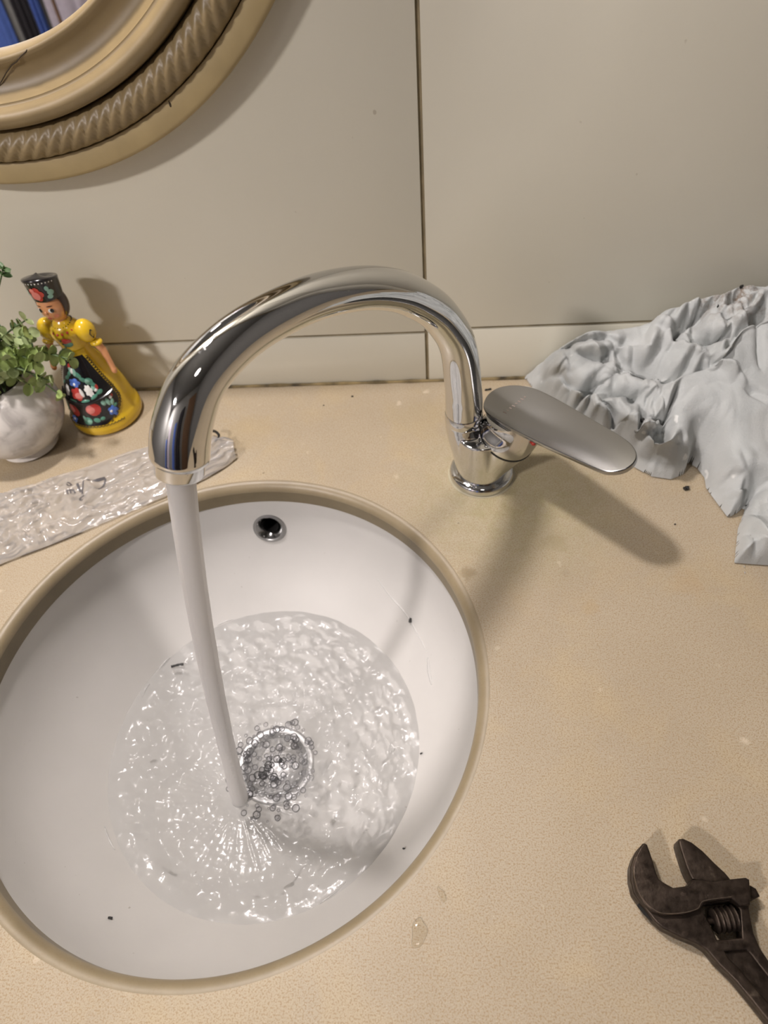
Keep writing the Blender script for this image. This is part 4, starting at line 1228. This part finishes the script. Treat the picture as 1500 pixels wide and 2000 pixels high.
paint([(-.42, .0530, .0030, .0016, .5), (-.25, .0565, .0030, .0016, .9), (.18, .0560, .0034, .0018, -.7), (.35, .0520, .0032, .0016, -.5), (.55, .0500, .0034, .0026, -.3), (.66, .0460, .0020, .0030, .4),
       (.75, .0400, .0030, .0018, .2), (.52, .0375, .0036, .0014, .4), (-.30, .0345, .0040, .0013, -.1), (.18, .0350, .0040, .0012, .1), (-.68, .0480, .0028, .0014, .7)], skr, M['pgrn'], doll, 'painted_leaf', OF)
paint([(.05, .0580, .0016, .0026, .2), (-.15, .0600, .0013, .0024, .6), (.50, .0505, .0022, .0016, -.3), (.62, .0440, .0014, .0022, .4), (.84, .0300, .0016, .0030, .2), (.96, .0285, .0014, .0026, -.4), (.70, .0305, .0018, .0022, .5)], skr, M['pgrn2'], doll, 'painted_leaf', OF + .0003)
paint([(-.38, .0250, .0060, .0050, -.4), (.34, .0268, .0064, .0052, .3)], skr, M['pred'], doll, 'painted_rose', OF, 'red rose along the apron hem')
paint([(-.46, .0262, .0040, .0034, -.4), (.24, .0272, .0042, .0036, .3)], skr, M['pink'], doll, 'painted_petal', OF + .0003)
paint([(.02, .0170, .0042, .0034, .1), (.30, .0172, .0030, .0020, -.2), (.48, .0178, .0022, .0015, .2), (-.80, .0260, .0016, .0050, .3), (-.90, .0320, .0014, .0040, .3), (1.0, .0250, .0020, .0014, .3)], skr, M['pgrn'], doll, 'painted_leaf', OF)
paint([(.06, .0165, .0024, .0020, .3), (-.06, .0190, .0012, .0026, .3)], skr, M['pgrn2'], doll, 'painted_leaf', OF + .0003)
# bodice trim
bdr = lambda z: float(np.interp(z, BD[:, 1], BD[:, 0])) * (.90)
paint([(t, .0905 - .0010 * math.cos(t * 2), .0008, .0008, 0) for t in np.linspace(-1.2, 1.4, 8)], bdr, M['pred'], doll, 'painted_dot', .0006)
paint([(.32, .0835, .0034, .0024, 0, 3)], bdr, M['pred'], doll, 'painted_tulip', .0006); paint([(.32, .0800, .0032, .0020, 0)], bdr, M['pgrn'], doll, 'painted_leaf', .0006)
paint([(-.05, .0845, .0007, .0007, 0), (-.02, .0810, .0007, .0007, 0), (.0, .0775, .0007, .0007, 0)], bdr, M['blk'], doll, 'painted_button', .0006)
nk = []
for k in range(49):
    t = 2 * PI * k / 48; z = .0948 + (.0008 if k % 2 else 0) - .0022 * max(0, math.cos(t - FA)); rr_ = .0086 if k % 2 else .0078
    rr_ = rr_ + .0012 * max(0, math.cos(t - FA))
    nk.append(DX + np.array([rr_ * math.cos(t), rr_ * math.sin(t) * .95, z]))
MB().tube(nk, .00055, 6, caps=False).build('necklace', M['blk'], doll, angle=0)
# arms
RGT = np.array([math.cos(FA + PI / 2), math.sin(FA + PI / 2), 0]); FWD = np.array([math.cos(FA), math.sin(FA), 0])
for sg in (1, -1):
    sh_ = DX + RGT * sg * .0180 + up * .0868
    cuff = DX + RGT * sg * .0235 + up * .0765
    el = DX + RGT * sg * .0262 + up * .0700; hand = DX + RGT * sg * .0305 + up * .0520 + FWD * .0030
    arm = MB().tube([cuff - up * .001, el, (el + hand) / 2 + RGT * sg * .0003, hand], [.0034, .0033, .0027, .0024], 14).ball(hand, .0026, .0026, .0034, 12, 8).build('arm', M['skin'], doll)
    mb_ = MB().ball(sh_, .0088, .0082, .0098, 24, 14)
    mb_.ball(cuff, .0056, .0052, .0026, 20, 10)
    slv = mb_.build('sleeve', M['yel'], doll, angle=50)
    a0_ = sh_ + RGT * sg * .0076 + FWD * .0032
    MB().tube([a0_ + np.array([0, 0, .003]), a0_ + FWD * .002 + RGT * sg * -.0006, a0_ + np.array([0, 0, -.0045]), a0_ - FWD * .0028 + RGT * sg * .0006, a0_ + np.array([0, 0, .003])], .0005, 6).build('painted_heart', M['blk'], slv)
    MB().ball(sh_ + FWD * .0052 + up * .0062, .0011, .0009, .0008, 8, 6).build('painted_dot', M['pred'], slv)
# head
HCn = DX + up * .1105 + FWD * .0008
HRX, HRZ = .0122, .0138
head = MB()
P_ = []
for i in range(25):
    ph = PI * i / 24; row = []
    for j in range(40):
        t = 2 * PI * j / 40; d_ = math.cos(t - FA)
        s_ = math.sin(ph); c_ = math.cos(ph)
        r_ = HRX * (1 - .10 * max(0, -c_)) * (1 + .03 * max(0, d_) * max(0, -c_))
        row.append(HCn + np.array([r_ * s_ * math.cos(t), r_ * s_ * math.sin(t), HRZ * c_]))
    P_.append(row)
head.grid(P_, cv=True).ball(HCn + FWD * .0123 - up * .0012, .0012, .0012, .0014, 10, 8).build('head', M['skin'], doll, angle=0)
hdr = lambda z: HRX * math.sqrt(max(.02, 1 - ((z - HCn[2]) / HRZ) ** 2))


def face(items, mat, name, off=.0004):
    for th, z, w_, h_ in items:
        m_ = MB()
        m_.grid([[HCn * np.array([1, 1, 0]) + np.array([(hdr(z + h_ * q * math.sin(t)) + off) * math.cos(FA + th + w_ * q * math.cos(t) / HRX),
                  (hdr(z + h_ * q * math.sin(t)) + off) * math.sin(FA + th + w_ * q * math.cos(t) / HRX), z + h_ * q * math.sin(t)]) for t in np.linspace(0, 2 * PI, 12, endpoint=False)] for q in (.001, .6, 1)], cv=True)
        m_.build(name, mat, doll, angle=0, fixn=True)


face([(-.42, .1108, .0024, .0018), (.42, .1108, .0024, .0018)], M['pwht'], 'eye_white', .0003)
face([(-.36, .1109, .0015, .0017), (.48, .1109, .0015, .0017)], M['blk'], 'pupil', .0006)
face([(-.42, .1142, .0026, .0004), (.42, .1142, .0026, .0004)], M['hair'], 'eyebrow', .0004)
face([(0, .1040, .0018, .0010)], M['pred'], 'lips', .0006)
face([(-.60, .1055, .0022, .0016), (.60, .1055, .0022, .0016)], gloss('rosy_cheek', (.74, .24, .12)), 'cheek', .00025)
# hair: a shell over the back and sides
P_ = []
for i in range(15):
    z = HCn[2] + HRZ * .80 - i / 14 * .0200
    row = []
    half = PI * .36 + .42 * max(0, (z - HCn[2]) / HRZ - .45) * -2.2 if True else 0
    half = 1.25 - .9 * max(0, (z - (HCn[2] + .006)) / .006)
    half = max(half, .0)
    for j in range(33):
        th = half + (2 * PI - 2 * half) * j / 32
        row.append(HCn * np.array([1, 1, 0]) + np.array([(hdr(z) + .0009) * math.cos(FA + th), (hdr(z) + .0009) * math.sin(FA + th), z]))
    P_.append(row)
MB().grid(P_).build('hair', M['hair'], doll, angle=0)
# tall flared hat with a slanting top
P_ = []; HT = HCn + up * .0075
prof_h = [(.0122, 0), (.0125, .15), (.0128, .35), (.0132, .6), (.0136, .85), (.0140, .97), (.0138, 1.01), (.0120, 1.04), (.0080, 1.05), (.001, 1.05)]
for r_, q in prof_h:
    row = []
    for j in range(48):
        t = 2 * PI * j / 48; c_ = math.cos(t - FA - .1)
        hgt = .0140 + .0034 * c_
        row.append(HT + np.array([r_ * math.cos(t), r_ * math.sin(t), q * hgt]))
    P_.append(row)
hat = MB().grid(P_, cv=True).build('hat', M['blk'], doll, angle=60, fixn=True)


def hat_pt(th, q, off=.0004):
    r_ = float(np.interp(q, [0, .15, .35, .6, .85, .97], [.0122, .0125, .0128, .0132, .0136, .0140])) + off
    a = FA + th
    return HT + np.array([r_ * math.cos(a), r_ * math.sin(a), q * (.0140 + .0034 * math.cos(th - .1))])


def hat_paint(items, mat, name, off):
    for th, q, w_, h_, pe in items:
        m_ = MB()
        m_.grid([[hat_pt(th + w_ * s_ * (1 if not pe else .75 + .25 * abs(math.cos(pe * t / 2))) * math.cos(t), q + h_ * s_ * (1 if not pe else .75 + .25 * abs(math.cos(pe * t / 2))) * math.sin(t), off)
                  for t in np.linspace(0, 2 * PI, 20, endpoint=False)] for s_ in (.001, .5, 1)], cv=True)
        o = m_.build(name, mat, hat, angle=0, fixn=True)
    return o


hat_paint([(.05, .40, .46, .34, 5)], M['pred'], 'painted_rose', .0005)
hat_paint([(.0, .34, .26, .20, 0), (-.1, .60, .14, .10, 0)], M['pink'], 'painted_petal', .0008)
hat_paint([(.92, .42, .20, .14, 0), (.80, .22, .18, .10, 0), (.78, .62, .12, .12, 0), (-.65, .45, .14, .16, 0)], M['pgrn2'], 'painted_leaf', .0006)
hat_paint([(t, .90, .035, .035, 0) for t in np.linspace(-1.2, 1.25, 14)], M['pwht'], 'painted_dot', .0006)

doll.scale = (1, 1, 1.13)

# ------------------------------------------------------------------ crumbs, scraps and drops
rc = random.Random(3)


def crumb(name, p, l_, w_, ang, label, cat, mat, grp=None, parts=3):
    m_ = MB(); d_ = np.array([math.cos(ang), math.sin(ang), 0])
    q = [np.array(p) + d_ * l_ * (k / (parts - 1) - .5) + np.array([rc.uniform(-1, 1) * w_ * .25, rc.uniform(-1, 1) * w_ * .25, w_ * .42]) for k in range(parts)]
    m_.tube(catmull(q, 4), [w_ * .35 + w_ * .2 * rc.random() for _ in range((parts - 1) * 4 + 1)], 8)
    o = m_.build(name, mat, angle=50)
    # its origin sits at its base
    me = o.data; off = Vector(p)
    for v_ in me.vertices: v_.co -= off
    o.location = p
    return tag(o, label, cat, grp)


def bowl_p(px, py):
    z = -.05
    for _ in range(60):
        p = at(px, py, z); r = math.hypot(p[0] - bowl_c(z)[0], p[1] - bowl_c(z)[1])
        z = z * .7 + .3 * float(np.interp(r, PF[::-1, 0], PF[::-1, 1]))
    return at(px, py, z) + np.array([0, 0, .0008])


crumb('rubber_crumb', at(1340, 956), .0035, .0036, .5, 'largest black crumb on the counter in front of the rag', 'debris', M['black'])
crumb('rubber_crumb', at(953, 762), .0055, .0020, .2, 'small black bar-shaped crumb behind the lever handle', 'debris', M['black'])
crumb('rubber_crumb', at(1318, 1025), .0012, .0012, 0, 'tiny dark speck between the lever shadow and the rag', 'debris', M['black'])
crumb('rubber_crumb', at(688, 775), .0016, .0014, 0, 'tiny dark speck near the wall under the arch of the spout', 'debris', M['black'])
crumb('rubber_crumb', at(632, 792), .0012, .0010, 0, 'faint dark speck on the counter left of centre under the spout', 'debris', M['black'])
crumb('rubber_crumb', at(347, 1301, ZP + .0022), .0095, .0026, .25, 'long black scrap on the left slope of the basin', 'debris', M['black'], parts=4)
crumb('rubber_crumb', bowl_p(801, 1214), .0034, .0026, 1.3, 'short black scrap on the right slope of the basin', 'debris', M['black'])
crumb('rubber_crumb', bowl_p(217, 1793), .0026, .0018, .1, 'small black speck low on the front slope of the basin', 'debris', M['black'])
crumb('rubber_crumb', bowl_p(823, 1473), .0014, .0014, .1, 'tiny grey speck by the right edge of the pool', 'debris', M['black'])
crumb('rubber_crumb', bowl_p(789, 1658), .0014, .0014, .1, 'tiny grey speck near the lower right rim of the basin', 'debris', M['black'])
for (px, py, zz), lb in (((1241, 865, .03), 'dark crumb on the rag beside the lever tip'), ((1404, 598, .09), 'dark elongated crumb in a fold at the top of the rag'), ((1447, 563, .10), 'round dark crumb near the top edge of the rag')):
    for _ in range(40): p = at(px, py, zz); zz = zz * .6 + .4 * rag_z(p[0], min(p[1], .521))
    crumb('dirt_crumb', (p[0], min(p[1], .5195), rag_z(p[0], min(p[1], .521)) - .0003), .0036 if '598' not in str(py) else .006, .0026, 1.0, lb, 'debris', M['black'])
cw = [at(412, 841, .0075), at(421, 843, .009), at(427, 849, .0085), at(426, 856, .0072), at(420, 862, .0072)]
cv_ = MB().tube(catmull(cw, 5), [.0013] * 12 + [.0009] * 9, 8).build('plastic_tie', M['black'])
tag(cv_, 'small black curled tie at the tip of the plastic bag', 'tie')


def drop(px, py, w_, h_, ang, ht, label):
    c = at(px, py, 0); P_ = []
    for q in (1.0, .96, .85, .6, .3, .001):
        row = []
        for j in range(28):
            t = 2 * PI * j / 28; m_ = 1 + .10 * math.sin(3 * t + px) + .07 * math.sin(5 * t)
            x, y = w_ * q * m_ * math.cos(t), h_ * q * m_ * math.sin(t)
            row.append((c[0] + x * math.cos(ang) - y * math.sin(ang), c[1] + x * math.sin(ang) + y * math.cos(ang), .0001 + ht * math.sqrt(max(0, 1 - q * q))))
        P_.append(row)
    return tag(MB().grid(P_, cv=True).build('water_drop', M['droplet'], angle=0), label, 'water drop')


drop(818, 1822, .0042, .0072, -.15, .0012, 'larger flat water drop on the counter near the lower rim')
drop(863, 1748, .0018, .0042, .45, .0010, 'narrow water drop on the counter above the larger drop')
drop(895, 1023, .0009, .0011, 0, .0008, 'tiny bright droplet between the rim and the faucet foot')
drop(515, 925, .0010, .0012, 0, .0008, 'tiny droplet on the counter just behind the sink rim')
